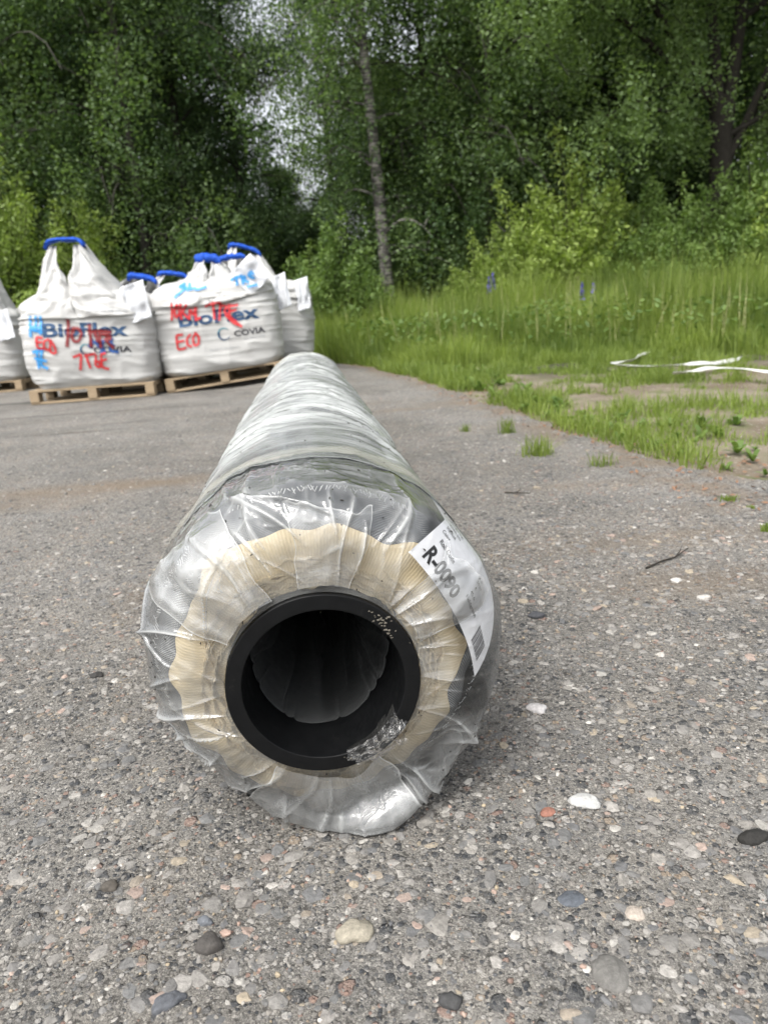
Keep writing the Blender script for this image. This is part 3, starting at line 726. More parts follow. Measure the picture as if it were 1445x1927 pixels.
PEB = [  # px, py, length in px, colour, label
 (665, 1757, 58, (.28, .255, .20), 'flat cream coloured pebble on the asphalt below the core'),
 (393, 1783, 44, (.055, .05, .045), 'round dark lump of tar stone in the lower left foreground'),
 (1417, 1577, 50, (.015, .014, .012), 'shiny black splinter of bark at the right edge of the foreground'),
 (1100, 1511, 50, (.40, .40, .385), 'oblong white stone right of the roll in the foreground'),
 (1150, 1830, 72, (.13, .125, .115), 'large smooth brown grey cobble flush in the lower right foreground'),
 (1031, 1526, 26, (.26, .12, .085), 'small brick red stone left of the oblong white stone'),
 (1010, 1336, 34, (.5, .48, .47), 'pale flat stone just right of the plastic film'),
 (1008, 1161, 30, (.05, .052, .058), 'dark slate coloured pebble right of the paper label'),
 (1270, 1091, 22, (.46, .44, .41), 'white chip of stone by the small twig'),
 (1325, 1124, 26, (.42, .40, .37), 'white flat stone in front of the white chip and twig'),
 (208, 1670, 28, (.075, .066, .055), 'angular dark brown stone standing up at the left foreground'),
 (385, 1735, 26, (.13, .14, .155), 'blue grey chip just behind the round dark lump'),
 (1010, 1757+40, 0, None, None),
 (425, 1757, 22, (.38, .27, .22), 'pinkish pebble right of the blue grey chip'),
 (183, 1272, 24, (.03, .028, .026), 'black pebble on the asphalt left of the roll'),
 (1075, 1690, 46, (.085, .095, .11), 'flat blue grey slate piece in the right foreground'),
 (316, 1890, 52, (.085, .09, .10), 'broad dark blue stone at the bottom left of the foreground'),
 (848, 1888, 34, (.045, .045, .045), 'dark knobbly stone at the bottom edge right of the middle'),
 (1190, 1722, 36, (.38, .33, .28), 'cream and pink stone between slate piece and smooth cobble'),
]
for i, (px, py, L, colr, lb) in enumerate(PEB):
    if not L: continue
    c = gnd(px, py); dep = math.hypot(c.y, CAM_H); r = L / FPX * dep / 2
    rg = np.random.default_rng(100 + i); V0, F0 = I3
    nn = vn(V0[:, 0] * 1.3 + i, V0[:, 1] * 1.3, V0[:, 2] * 1.3, i) - .5; n2 = vn(V0[:, 0] * 3.1 + i, V0[:, 1] * 3.1, V0[:, 2] * 3.1, i + 50) - .5
    P = V0 * (1 + .55 * nn + .25 * n2)[:, None] * np.array([r, r * rg.uniform(.6, .85), r * (.75 if 'lump' in lb or 'standing' in lb or 'knobbly' in lb else .42)])
    P = P @ np.array(Matrix.Rotation(rg.uniform(-.5, .5), 3, 'Z')).T
    up = -.15 if ('flush' in lb or 'broad' in lb or 'slate piece' in lb) else .25
    o = mk('bark_splinter' if 'bark' in lb else 'pebble', P, F0, MAT['stone'], None, True, dict(col=np.tile(colr, (len(P), 1))))
    o.location = (c.x, c.y, float(asphalt_z(c.x, c.y)) + up * r * .5)
    tag(o, lb, 'bark' if 'bark' in lb else 'pebble', None if 'bark' in lb else 'single stones lying on the asphalt')
def twig(pts, r, lb, seed):
    P = []
    for i, (px, py) in enumerate(pts): c = gnd(px, py); P.append((c.x, c.y, float(asphalt_z(c.x, c.y)) + r * 1.4 + .004 * (i % 2)))
    V, F = tube_vf(P, np.linspace(r, r * .5, len(P)), 6); mb = MB().add(V, F)
    P = np.array(P); d = P[-1] - P[0]; s = P[len(P) // 2]; V, F = tube_vf([s, s + d * .12 + [.004, .012, .006], s + d * .22 + [.006, .03, .01]], [r * .6, r * .5, r * .2], 5); mb.add(V, F)
    tag(mb.build('twig', MAT['bark'], None, True), lb, 'twig')
twig([(1215, 1070), (1245, 1059), (1270, 1047), (1294, 1034)], .0028, 'thin dry twig lying on the asphalt to the right of the roll', 1)
twig([(950, 928), (970, 930), (998, 929)], .003, 'short dark twig lying flat below the grass tufts', 2)

# ------------------------------------------------------------------ pallets and bulk bags
def m_wood():
    g = G('pallet_wood'); c = g.co()
    n_ = g.noise(g.map(c, (2, 14, 14)), 3, 4, .6)
    g.set(Base_Color=g.mix(n_, (.20, .145, .09), (.40, .31, .20)), Roughness=.85, Normal=g.bump(n_, .3, .004)); return g.m
MAT['wood'] = m_wood()
def make_pallet():
    r = empty('pallet'); hx, hy = .625, .5
    rg = random.Random(2)
    for k in range(7):                                    # top boards run front to back
        x = -hx + .06 + k * (2 * hx - .12) / 6
        pass
    for k in range(6):
        y = -hy + .055 + k * (2 * hy - .11) / 5
        MB().box((-hx, y - .052, .122), (hx, y + .052, .144), .003).build('deck_board', MAT['wood'], r)
    for x in (-hx + .045, 0, hx - .045):
        MB().box((x - .045, -hy, .1), (x + .045, hy, .1215), .003).build('cross_board', MAT['wood'], r)
        for y in (-hy + .06, 0, hy - .06):
            MB().box((x - .0445, y - .06, .0215), (x + .0445, y + .06, .0997), .004).build('spacer_block', MAT['wood'], r)
    for y in (-hy + .06, 0, hy - .06):
        MB().box((-hx + .001, y - .05, 0), (hx - .001, y + .05, .0212), .003).build('bottom_board', MAT['wood'], r)
    return r
def copy_tree(o, parent=None):
    c = o.copy(); COL.objects.link(c)
    if parent: c.parent = parent
    for ch in list(o.children): copy_tree(ch, c)
    return c
PAL0 = make_pallet(); _used = []
def place_pallet(x, y, rz, label, tilt=0.0, dz=0.0):
    o = PAL0 if not _used else copy_tree(PAL0); _used.append(1)
    o.location = (x, y, dz); o.rotation_euler = (0, -tilt, rz)
    tag(o, label, 'pallet', 'wooden pallets under the bulk bags'); return o

def m_bag():
    g = G('white_woven_bag'); c = g.co()
    n_ = g.noise(c, 3, 4); n2 = g.noise(g.map(c, (1, 1, 9)), 4, 4, .6)
    dirt = g.mr(g.noise(c, 2.2, 5, .7), .56, .75)
    col = g.mix(n_, (.42, .42, .408), (.49, .49, .478))
    col = g.mix(g.math('MULTIPLY', dirt, .12), col, (.45, .42, .36))
    g.set(Base_Color=col, Roughness=.5, Normal=g.bump(g.math('ADD', n2, g.noise(c, 240, 2)), .25, .01))
    g.bsdf.inputs['Specular IOR Level'].default_value = .35
    return g.m
MAT['bag'] = m_bag()
MAT['blue'] = simple('blue_sleeve', (.014, .075, .43), .65, .25, .35, 12, .5, 90)
MAT['print'] = simple('blue_print', (.03, .072, .15), .6, .3, .15, 30)
MAT['print2'] = simple('teal_print', (.09, .24, .29), .6, .3, .4, 8)
MAT['print3'] = simple('dark_print', (.04, .042, .05), .6, .3, .1)
MAT['print4'] = simple('grey_print', (.33, .34, .35), .6, .3, .1)
def m_spray(name, col):
    g = G(name); c = g.co(); e = g.attr('edge')
    al = g.mr(g.math('ADD', e, g.math('MULTIPLY_ADD', g.noise(c, 60, 3, .7), .9, -.45)), 1.0, .25)
    pb = g.bsdf; g.put(pb.inputs['Base Color'], col); pb.inputs['Roughness'].default_value = .5; g.put(pb.inputs['Alpha'], g.math('MULTIPLY', al, .92))
    return g.m
MAT['spray_red'] = m_spray('red_spray', (.52, .02, .025))
MAT['spray_dark'] = m_spray('maroon_spray', (.20, .012, .014))
MAT['spray_blue'] = m_spray('blue_spray', (.03, .27, .62))
MAT['spray_navy'] = m_spray('navy_spray', (.02, .09, .30))

BA, BB, BH = .66, .56, .80
def bag_ab(z):
    k = np.interp(z, [0, .06, .2, .45, .7, .8], [.87, .94, .99, 1.03, 1.02, .99])
    return BA * k, BB * k
def bag_shell(T, z, seed):
    a_, b = bag_ab(z); nexp = np.interp(z, [0, .1, .5, .8], [5.5, 5.0, 4.2, 4.6])
    c, s_ = np.cos(T), np.sin(T)
    r = (np.abs(c / a_) ** nexp + np.abs(s_ / b) ** nexp) ** (-1 / nexp)
    x, y = r * c, r * s_
    wr = .020 * (1 - np.abs(2 * vn(x * 1.7, y * 1.7 + seed, z * 20 + x * 1.2, seed) - 1)) ** 3 * (.3 + sm(np.abs(z - .35), .05, .4)) + .014 * (1 - np.abs(2 * vn(x * 5, y * 5 + seed, z * 7 + x * 2, seed + 9) - 1)) ** 3 + .045 * (vn(x * 2.2, y * 2.2, z * 2.5, seed + 5) - .5)
    return x * (1 + wr / .6), y * (1 + wr / .6)
def make_bag(label, seed, loops, docs=(), dome=.16):
    """loops: list of dicts cx, cy, cz (sleeve), gap (half), side (-1 front, +1 back), hem"""
    r = empty('bulk_bag'); NTb = 176
    th = np.linspace(0, 2 * np.pi, NTb, endpoint=False)
    zs = np.concatenate([np.linspace(0, .12, 9), np.linspace(.135, BH, 56)])
    rows = []
    for z in zs:
        x, y = bag_shell(th, np.full_like(th, z), seed); rows.append(np.stack([x, y, z + .012 * (vn(x * 3, y * 3, 0, seed) - .5) * sm(z, .1, .3)], -1))
    top = rows[-1]
    for q in np.linspace(.06, 1, 16):                     # rounded, crumpled top
        k = np.cos(q * np.pi / 2) ** .75 if q < 1 else 0.02; P = top.copy(); P[:, :2] *= k
        P[:, 2] = BH + dome * np.sin(q * np.pi / 2) + .05 * (vn(P[:, 0] * 5, P[:, 1] * 5, 2, seed) - .5) * (1 - abs(2 * q - 1)) + .012 * np.sin(th * 17) * q * (1 - q) * 2
        rows.append(P)
    V = np.vstack(rows); F = grid_faces(NTb, len(rows), True); bf = [list(range(NTb))[::-1]]
    body = mk('bag_body', V, [F, np.array(bf)], MAT['bag'], r)
    allV, allF, off = [V], [F], len(V)
    for L in loops:
        side = L['side']; nu, nv = 46, 44
        lp = None
        mbl = MB()
        for sg in (-1, 1):
            U, W = np.meshgrid(np.linspace(0, 1, nu), np.linspace(0, 1, nv))
            # rim: from the middle of the front round the corner to the middle of the side
            ang = -np.pi / 2 + sg * U * (np.pi / 2 + L.get('wrap', .12))
            if side > 0: ang = -ang
            hem = L['hem'] + L.get('sag', .05) * np.cos(U * np.pi) * (1 if L.get('vee') is None else -L['vee']) + .02 * (vn(U * 5, sg + seed, 0, seed) - .5)
            hx, hy = bag_shell(ang, np.minimum(hem, BH - .01), seed)
            hx, hy = hx * 1.02, hy * 1.02 - .006
            gap = L['gap']; half = L.get('half', .075)
            tx = L['cx'] + sg * (gap + half * (2 * U)) * 1.0; ty = L['cy'] + .05 * np.sin(U * 9 + seed) * side * .6 + .03 * U; tz = L['cz'] + 0 * U + sg * L.get('lean', 0)
            e = W ** L.get('pw', .62); ez = W ** 1.08
            X = hx * (1 - e) + tx * e; Yy = hy * (1 - W ** 1.25) + ty * W ** 1.25; Z = hem * (1 - ez) + tz * ez
            g0 = sm(W, L.get('slit', .42), L.get('slit', .42) + .25)
            X = X - sg * gap * e * (1 - g0) * (1 - U) ** 2       # halves meet below the slit
            bul = np.sin(np.pi * np.clip(W, 0, 1)) * .10 * (1 - .4 * U)
            Yy = Yy + side * bul * .5
            fold = (np.sin(U * (16 + 8 * W) + seed * 1.3 + 2.0 * W) * .018 + np.sin(U * 31 + seed + W * 5) * .008) * np.sin(np.pi * np.clip(W * .95 + .05, 0, 1)) ** .6
            cr = .045 * ((1 - np.abs(2 * vn(U * 4 + W * 2, W * 5, sg * 3 + seed, seed) - 1)) ** 2 - .3) * np.sin(np.pi * W) ** .5 * L.get('crumple', 1)
            cr2 = .016 * (1 - np.abs(2 * vn(U * 9, W * 10 + U * 4, sg * 3 + seed, seed + 3) - 1)) ** 3
            Yy = Yy + side * (fold + cr + cr2); X = X + .3 * sg * cr; Z = Z + .3 * cr
            P = np.stack([X, Yy, Z], -1).reshape(-1, 3); Fq = grid_faces(nu, nv)
            if sg * side > 0: Fq = Fq[:, ::-1]
            mbl.add(P, Fq); allV.append(P); allF.append(Fq + off); off += len(P)
        lp = mbl.build('lifting_loop', MAT['bag'], r, True)
        sol = lp.modifiers.new('cloth', 'SOLIDIFY'); sol.thickness = .006; sol.offset = 0
        # blue sleeve bridging the two strands
        hw = L['gap'] + 2 * L.get('half', .075); k = np.linspace(-1, 1, 21)
        path = np.stack([L['cx'] + k * hw * .98, L['cy'] + 0 * k + .01 * np.sin(k * 4), L['cz'] + L.get('lean', 0) * k + L.get('arch', .055) * np.sqrt(np.clip(1 - k ** 4, 0, 1)) - .02], -1)
        tt = np.linspace(0, 2 * np.pi, 18, endpoint=False)
        sv = L.get('sw', .05); rows = []
        for i, p in enumerate(path):
            f_ = 1 + .25 * (vn(i * .6, seed, 1) - .5); sgn = np.sign(np.cos(tt)) * np.abs(np.cos(tt)) ** .8
            rows.append(np.stack([p[0] + 0 * tt + .01 * np.sin(tt * 3 + i), p[1] + .062 * f_ * sgn, p[2] + .62 * sv * f_ * np.sin(tt) + .006 * np.sin(tt * 4 + i * .8)], -1))
        PV = np.vstack(rows); mk('loop_sleeve', PV, [grid_faces(18, 21, True), np.array([list(range(18))[::-1]]), np.array([list(range(18 * 20, 18 * 21))])], MAT['blue'], lp)
    for (cx, cy, cz, wd, hg, rz, sd) in docs:             # white document pouch hanging at a corner
        U, W = np.meshgrid(np.linspace(-.5, .5, 20), np.linspace(-.5, .5, 24))
        ca, sa = math.cos(rz), math.sin(rz)
        X = cx + wd * (U * ca - W * sa * 1.0); Z = cz + hg * (U * sa + W * ca); Yy = cy + .06 * (vn(U * 4, W * 3, sd) - .5) - .04 * U
        P = np.stack([X, Yy, Z], -1).reshape(-1, 3); Fq = grid_faces(20, 24)
        dd = mk('document_pouch', P, Fq, simple('pouch_film', (.62, .64, .67), .3, .5, .04), r); s_ = dd.modifiers.new('sheet', 'SOLIDIFY'); s_.thickness = .006
        allV.append(P); allF.append(Fq + off); off += len(P)
    tag(r, label, 'bulk bag', 'white bulk bags standing on pallets')
    bvh = BVHTree.FromPolygons([Vector(v) for v in np.vstack(allV)], [tuple(int(q) for q in f) for f in np.vstack(allF)])
    return r, body, bvh
def drape(bvh, X, Z, lift=.005):
    out = []
    for x, z in zip(X, Z):
        h = bvh.ray_cast(Vector((x, -2.5, z)), Vector((0, 1, 0)))
        out.append((x, (h[0].y if h[0] else -BB) - lift, z))
    return np.array(out)
def bag_px(o, px, py):
    """photograph point -> the bag's own front plane (x, z)"""
    Mi = o.matrix_world.inverted(); p0 = Mi @ Vector((0, 0, CAM_H)); d = (Mi.to_3x3() @ ray(px, py))
    t = (-BB * 1.03 - p0.y) / d.y; p = p0 + d * t; return p.x, p.z
def bag_text(o, bvh, body, p0, p1, hgt, mat, name, bold=0.0, parent=None):
    """lettering from image point p0 (baseline left) to p1 (baseline right)"""
    x0, z0 = bag_px(o, *p0); x1, z1 = bag_px(o, *p1)
    V, F = text_geo(body, 1.0, bold, .12); W_ = V[:, 0].max() - V[:, 0].min(); V[:, 0] -= V[:, 0].min()
    L = math.hypot(x1 - x0, z1 - z0); sx = L / W_; capz = hgt / .73
    ux, uz = (x1 - x0) / L, (z1 - z0) / L
    X = x0 + V[:, 0] * sx * ux - V[:, 1] * capz * uz; Z = z0 + V[:, 0] * sx * uz + V[:, 1] * capz * ux
    return mk(name, drape(bvh, X, Z), F, mat, parent, False)
def spray(o, bvh, strokes, wpx, mat, zoom, parent, lift=.008):
    sc_, ox, oy = zoom; mb = MB(); E = []
    for st in strokes:
        P = np.array([bag_px(o, x / sc_ + ox, y / sc_ + oy) for x, y in st]); 
        seg = np.hypot(*np.diff(P, axis=0).T); cum = np.concatenate([[0], np.cumsum(seg)]); n = max(6, int(cum[-1] / .012))
        tt = np.linspace(0, cum[-1], n); P = np.stack([np.interp(tt, cum, P[:, 0]), np.interp(tt, cum, P[:, 1])], 1)
        for _ in range(2): P[1:-1] = (P[:-2] + 2 * P[1:-1] + P[2:]) / 4
        d = np.gradient(P, axis=0); d /= np.linalg.norm(d, axis=1)[:, None] + 1e-9
        wd = wpx / sc_ / FPX * 7.4
        P = np.vstack([P[0] - d[0] * wd, P[0] - d[0] * wd * .5, P, P[-1] + d[-1] * wd * .5, P[-1] + d[-1] * wd]); d = np.vstack([d[0], d[0], d, d[-1], d[-1]])
        en = np.zeros(len(P)); en[0] = en[-1] = 1; en[1] = en[-2] = .5
        nrm = np.stack([-d[:, 1], d[:, 0]], 1); ac = np.linspace(-1, 1, 7)
        Q = P[:, None, :] + nrm[:, None, :] * ac[None, :, None] * wd
        e = np.maximum(np.abs(ac)[None, :], en[:, None])
        Q = Q.reshape(-1, 2); mb.add(drape(bvh, Q[:, 0], Q[:, 1], lift + .0012 * len(E)), grid_faces(7, len(P))); E.append(e.ravel())
    return mb.build('spray_mark', mat, parent, True, attrs=dict(edge=np.concatenate(E)))
def ring_logo(o, bvh, c, rp, parent):
    x0, z0 = bag_px(o, *c); r0 = rp / FPX * 7.4
    for k, (a0, a1, w0, w1, mat) in enumerate(((40, 205, .10, .34, MAT['print2']), (150, 330, .10, .30, MAT['print']))):
        n = 40; t = np.radians(np.linspace(a0, a1, n)); wd = np.linspace(w0, w1, n) if k == 0 else np.linspace(w1, w0, n)
        Q = [];
        for q in np.linspace(0, 1, 6): rr = r0 * (1 - wd * q - .0 * k - (.05 if k else 0)); Q.append(np.stack([x0 + rr * np.cos(t), z0 + rr * np.sin(t)], 1))
        Q = np.vstack(Q); mk('logo_mark', drape(bvh, Q[:, 0], Q[:, 1], .006 + .002 * k), grid_faces(n, 6), mat, parent)

def set_bag(o, x, y, z, rz, tilt=0.0):
    o.location = (x, y, z); o.rotation_euler = (0, -tilt, rz); bpy.context.view_layer.update()
# -- left bag with the tall front loop
pl, pr = gnd(52, 764), gnd(300, 745)
rzA = math.atan2(pr.y - pl.y, pr.x - pl.x); cA = (pl + pr) / 2 + Vector((-math.sin(rzA), math.cos(rzA), 0)) * .5
place_pallet(cA.x, cA.y, rzA, 'pale wooden pallet under the bag with the tall upright loop', 0, float(terrain(cA.x, cA.y)) + .004)
zA = .146
bagA, bodyA, bvA = make_bag('white bulk bag with one tall upright loop and many red and blue spray marks', 3,
    [dict(cx=-.14, cy=-.22, cz=1.40, gap=.085, half=.055, side=-1, hem=.70, sag=-.03, slit=.50, pw=.60, arch=.07, sw=.030),
     dict(cx=.50, cy=.12, cz=1.06, gap=.05, half=.05, side=1, hem=.68, slit=.5, arch=.04, lean=-.03, sw=.045)],
    [(.56, -.57, .80, .24, .36, .18, 2)])
set_bag(bagA, cA.x + .02, cA.y + .02, zA, rzA, -.012)
Z5 = (4.25, 0, 500)
bag_text(bagA, bvA, 'BioFlex', (84, 634), (241, 631), .135, MAT['print'], 'printed_word', .028, bagA)
ring_logo(bagA, bvA, (163, 658), 10.5, bagA)
bag_text(bagA, bvA, 'COVIA', (178, 664), (247, 662), .058, MAT['print3'], 'printed_word', .026, bagA)
bag_text(bagA, bvA, 'EUROPE', (207, 670.5), (247, 670), .022, MAT['print4'], 'printed_word', 0, bagA)
bag_text(bagA, bvA, 'Made in Denmark', (139, 687), (192, 687), .020, MAT['print4'], 'printed_word', 0, bagA)
spray(bagA, bvA, [[(740, 590), (735, 650)], [(790, 600), (840, 690)], [(815, 690), (830, 600), (900, 575), (880, 680), (940, 690)], [(720, 640), (760, 600), (800, 650)], [(860, 600), (910, 640)]], 17, MAT['spray_navy'], Z5, bagA, .006)
spray(bagA, bvA, [[(548, 440), (552, 540), (545, 635)], [(595, 500), (578, 560), (600, 608), (640, 600), (660, 540), (630, 497), (590, 505)]], 19, MAT['spray_dark'], Z5, bagA, .010)
spray(bagA, bvA, [[(722, 480), (730, 560), (735, 640)], [(722, 530), (800, 520), (880, 532)], [(800, 525), (812, 645)], [(850, 530), (868, 620), (905, 650)], [(770, 540), (790, 600)], [(820, 545), (880, 560)], [(850, 590), (885, 580)]], 19, MAT['spray_dark'], Z5, bagA, .010)
spray(bagA, bvA, [[(345, 578), (300, 568), (305, 658), (352, 662)], [(303, 610), (340, 612)], [(398, 590), (364, 602), (364, 665), (402, 674)], [(418, 600), (412, 692), (460, 702), (448, 640), (418, 600)]], 15, MAT['spray_red'], Z5, bagA, .012)
spray(bagA, bvA, [[(598, 728), (655, 706), (645, 828)], [(690, 712), (722, 812)], [(690, 718), (760, 704)], [(772, 720), (765, 800), (802, 818), (800, 765), (775, 770)], [(842, 700), (812, 708), (815, 812), (862, 826)], [(815, 760), (850, 750)]], 15, MAT['spray_red'], Z5, bagA, .012)
spray(bagA, bvA, [[(240, 415), (238, 490), (330, 498)], [(290, 412), (290, 520)], [(330, 412), (336, 540)], [(245, 505), (340, 532)], [(250, 520), (250, 560)]], 17, MAT['spray_blue'], Z5, bagA, .009)
spray(bagA, bvA, [[(270, 690), (350, 672)], [(300, 690), (310, 812)], [(340, 680), (330, 800), (376, 820)], [(285, 742), (370, 762)]], 17, MAT['spray_blue'], Z5, bagA, .009)
# row of small grey print under the hem
MBt = MB(); 
for k in range(34):
    px = 165 + k * 2.2; x, z = bag_px(bagA, px, 586.5 - .01 * k); wd = .009
    if k % 6 == 5: continue
    P = drape(bvA, [x, x + wd, x + wd, x], [z, z, z + .014, z + .014], .006); MBt.add(P, np.array([[0, 1, 2, 3]]))
MBt.build('fine_print', MAT['print4'], bagA)

# -- right bag, its pallet tilted on a rise of the ground
TB = .085
qL = gnd(316, 741); rzB = rzA + .02
cB = qL + Vector((math.cos(rzB) * .62 - math.sin(rzB) * .5, math.sin(rzB) * .62 + math.cos(rzB) * .5, 0))
zB0 = float(terrain(qL.x, qL.y)) + .62 * math.sin(TB)
place_pallet(cB.x, cB.y, rzB, 'wooden pallet tilted up to the right beside the far end of the roll', TB, zB0 + .004)
bagB, bodyB, bvB = make_bag('white bulk bag beside the roll with blue spray above the print and a drooping loop', 8,
    [dict(cx=.03, cy=-.12, cz=1.13, gap=.035, half=.05, side=-1, hem=.72, vee=1, sag=.055, slit=.66, pw=.50, arch=.05, sw=.075, lean=-.02, crumple=1.3),
     dict(cx=.26, cy=.22, cz=1.16, gap=.05, half=.05, side=1, hem=.70, slit=.5, arch=.03, sw=.045)],
    [(.47, -.56, .90, .30, .30, .62, 5), (.74, .02, .72, .16, .36, .12, 9)], .18)
set_bag(bagB, cB.x - math.sin(TB) * .146, cB.y, zB0 + .004 + .146, rzB, TB - .01)
Z6 = (4.516, 280, 430)
def z6(x, y): return (x / 4.516 + 280, y / 4.516 + 430)
bag_text(bagB, bvB, 'BioFlex', z6(262, 838), z6(945, 755), .135, MAT['print'], 'printed_word', .028, bagB)
ring_logo(bagB, bvB, z6(640, 898), 12, bagB)
bag_text(bagB, bvB, 'COVIA', z6(732, 918), z6(992, 878), .058, MAT['print3'], 'printed_word', .026, bagB)
bag_text(bagB, bvB, 'EUROPE', z6(815, 945), z6(990, 918), .022, MAT['print4'], 'printed_word', 0, bagB)
bag_text(bagB, bvB, 'Made in Denmark', z6(525, 1042), z6(778, 1008), .020, MAT['print4'], 'printed_word', 0, bagB)
spray(bagB, bvB, [[(195, 640), (200, 700), (196, 775)], [(243, 650), (218, 700), (232, 762), (266, 725), (246, 655)], [(276, 645), (278, 765)], [(325, 655), (285, 710), (345, 765)], [(350, 765), (352, 680), (385, 740), (402, 660), (404, 775)], [(405, 770), (440, 760)], [(488, 660), (550, 635), (610, 632)], [(550, 640), (562, 762)], [(612, 650), (604, 772)], [(612, 652), (672, 662), (640, 705), (770, 815)], [(684, 650), (692, 760), (742, 790)], [(690, 660), (752, 650)], [(690, 705), (740, 690)], [(660, 740), (720, 800), (790, 830)]], 16, MAT['spray_red'], Z6, bagB, .012)
spray(bagB, bvB, [[(282, 902), (232, 908), (246, 1032), (312, 1016)], [(240, 965), (292, 956)], [(352, 905), (326, 930), (326, 990), (362, 1002)], [(402, 892), (376, 930), (386, 996), (424, 986), (430, 920), (402, 892)]], 16, MAT['spray_red'], Z6, bagB, .012)
spray(bagB, bvB, [[(290, 465), (248, 495), (318, 500), (225, 580)], [(340, 470), (345, 522), (392, 500), (402, 522), (480, 498)], [(300, 490), (330, 520)]], 17, MAT['spray_blue'], Z6, bagB, .012)
spray(bagB, bvB, [[(700, 432), (780, 402)], [(742, 415), (750, 472)], [(790, 405), (800, 462)], [(790, 410), (830, 405), (802, 436), (842, 452)], [(872, 366), (845, 382), (856, 412), (892, 420)], [(850, 395), (885, 385)], [(845, 492), (915, 478)]], 17, MAT['spray_blue'], Z6, bagB, .012)

def plain_bag(x, y, rz, label, plabel, seed, loops, docs=(), dz=0.0):
    z = float(terrain(x, y)) + .004 + dz
    place_pallet(x, y, rz, plabel, 0, z)
    o, b, bv = make_bag(label, seed, loops, docs); set_bag(o, x, y, z + .146, rz); return o
ca, sa = math.cos(rzB), math.sin(rzB)
LB_ = dict(cx=0, cy=-.1, cz=1.2, gap=.09, half=.05, side=-1, hem=.70, slit=.45, arch=.06, sw=.04)
cC = Vector((cB.x - 1.34 * sa + .34, cB.y + 1.36 * ca, 0))
plain_bag(cC.x, cC.y, rzB - .02, 'white bulk bag standing behind the tilted bag beside the roll, showing one grey side', 'pallet hidden behind the tilted pallet beside the roll', 15,
          [dict(LB_, cx=-.10, cz=1.33, gap=.10, lean=-.06, cy=.0), dict(LB_, side=1, cy=.25, cz=1.05)], [(.58, -.60, .74, .16, .36, .10, 3)], .05)
cD = cA + Vector((-math.sin(rzA) * 1.4 + .30, math.cos(rzA) * 1.40, 0))
plain_bag(cD.x, cD.y, rzA + .03, 'white bulk bag half hidden behind the one with the tall upright loop', 'pallet hidden behind the pale pallet of the tall loop bag', 21,
          [dict(LB_, cx=.34, cz=1.13, gap=.09, lean=-.03, cy=.0), dict(LB_, side=1, cy=.25, cz=.98)])
e0 = gnd(22, 738)
cE = Vector((e0.x - .62 + .10, e0.y + .52, 0))
plain_bag(cE.x, cE.y, .05, 'white bulk bag cut by the left edge of the picture, nearest of the leftmost pair', 'pallet at the left edge of the picture, under the nearer bag', 27,
          [dict(LB_, cx=.22, cz=1.36), dict(LB_, side=1, cy=.25, cz=1.05)], [(.60, -.60, .70, .20, .36, .12, 6)])
cF = Vector((cE.x + .46, cE.y + 1.36, 0))
plain_bag(cF.x, cF.y, .04, 'white bulk bag between the left edge bag and the tall loop bag, set further back', 'pallet at left set back behind the edge bag', 33,
          [dict(LB_, cx=-.2, cz=1.02), dict(LB_, side=1, cy=.25, cz=.95)])
# low grey wall far left, behind the bags
p = at(26, 570, 13.0)
MB().box((-5.0, 0, -.2), (1.1, .3, 1.05), .02).build('concrete_wall', simple('grey_concrete', (.2, .205, .21), .85, .2, .2, 4, .3, 40)).location = (p.x - .3, 13.0, 0)
tag(bpy.data.objects['concrete_wall'], 'low grey concrete wall behind the bags at the left edge', 'wall')

# ------------------------------------------------------------------ foliage
def leaves_vf(C, size, rg, up=.5, elong=1.7, droop=0.0):
    """one small folded diamond per leaf"""
    n = len(C)
    N = rg.normal(size=(n, 3)); N[:, 2] = np.abs(N[:, 2]) + up; N /= np.linalg.norm(N, axis=1)[:, None]
    A_ = np.cross(N, rg.normal(size=(n, 3))); A_ /= np.linalg.norm(A_, axis=1)[:, None] + 1e-9
    if droop: A_[:, 2] -= droop; A_ /= np.linalg.norm(A_, axis=1)[:, None]; N = np.cross(np.cross(A_, N), A_); N /= np.linalg.norm(N, axis=1)[:, None] + 1e-9
    B_ = np.cross(N, A_)
    s = (size * rg.uniform(.65, 1.35, n))[:, None]
    p0 = C - A_ * s * .5 * elong; p2 = C + A_ * s * .5 * elong; p1 = C + B_ * s * .5 + N * s * .08; p3 = C - B_ * s * .5 + N * s * .08
    V = np.stack([p0, p1, p2, p3], 1).reshape(-1, 3)
    return V, np.arange(n * 4).reshape(n, 4)
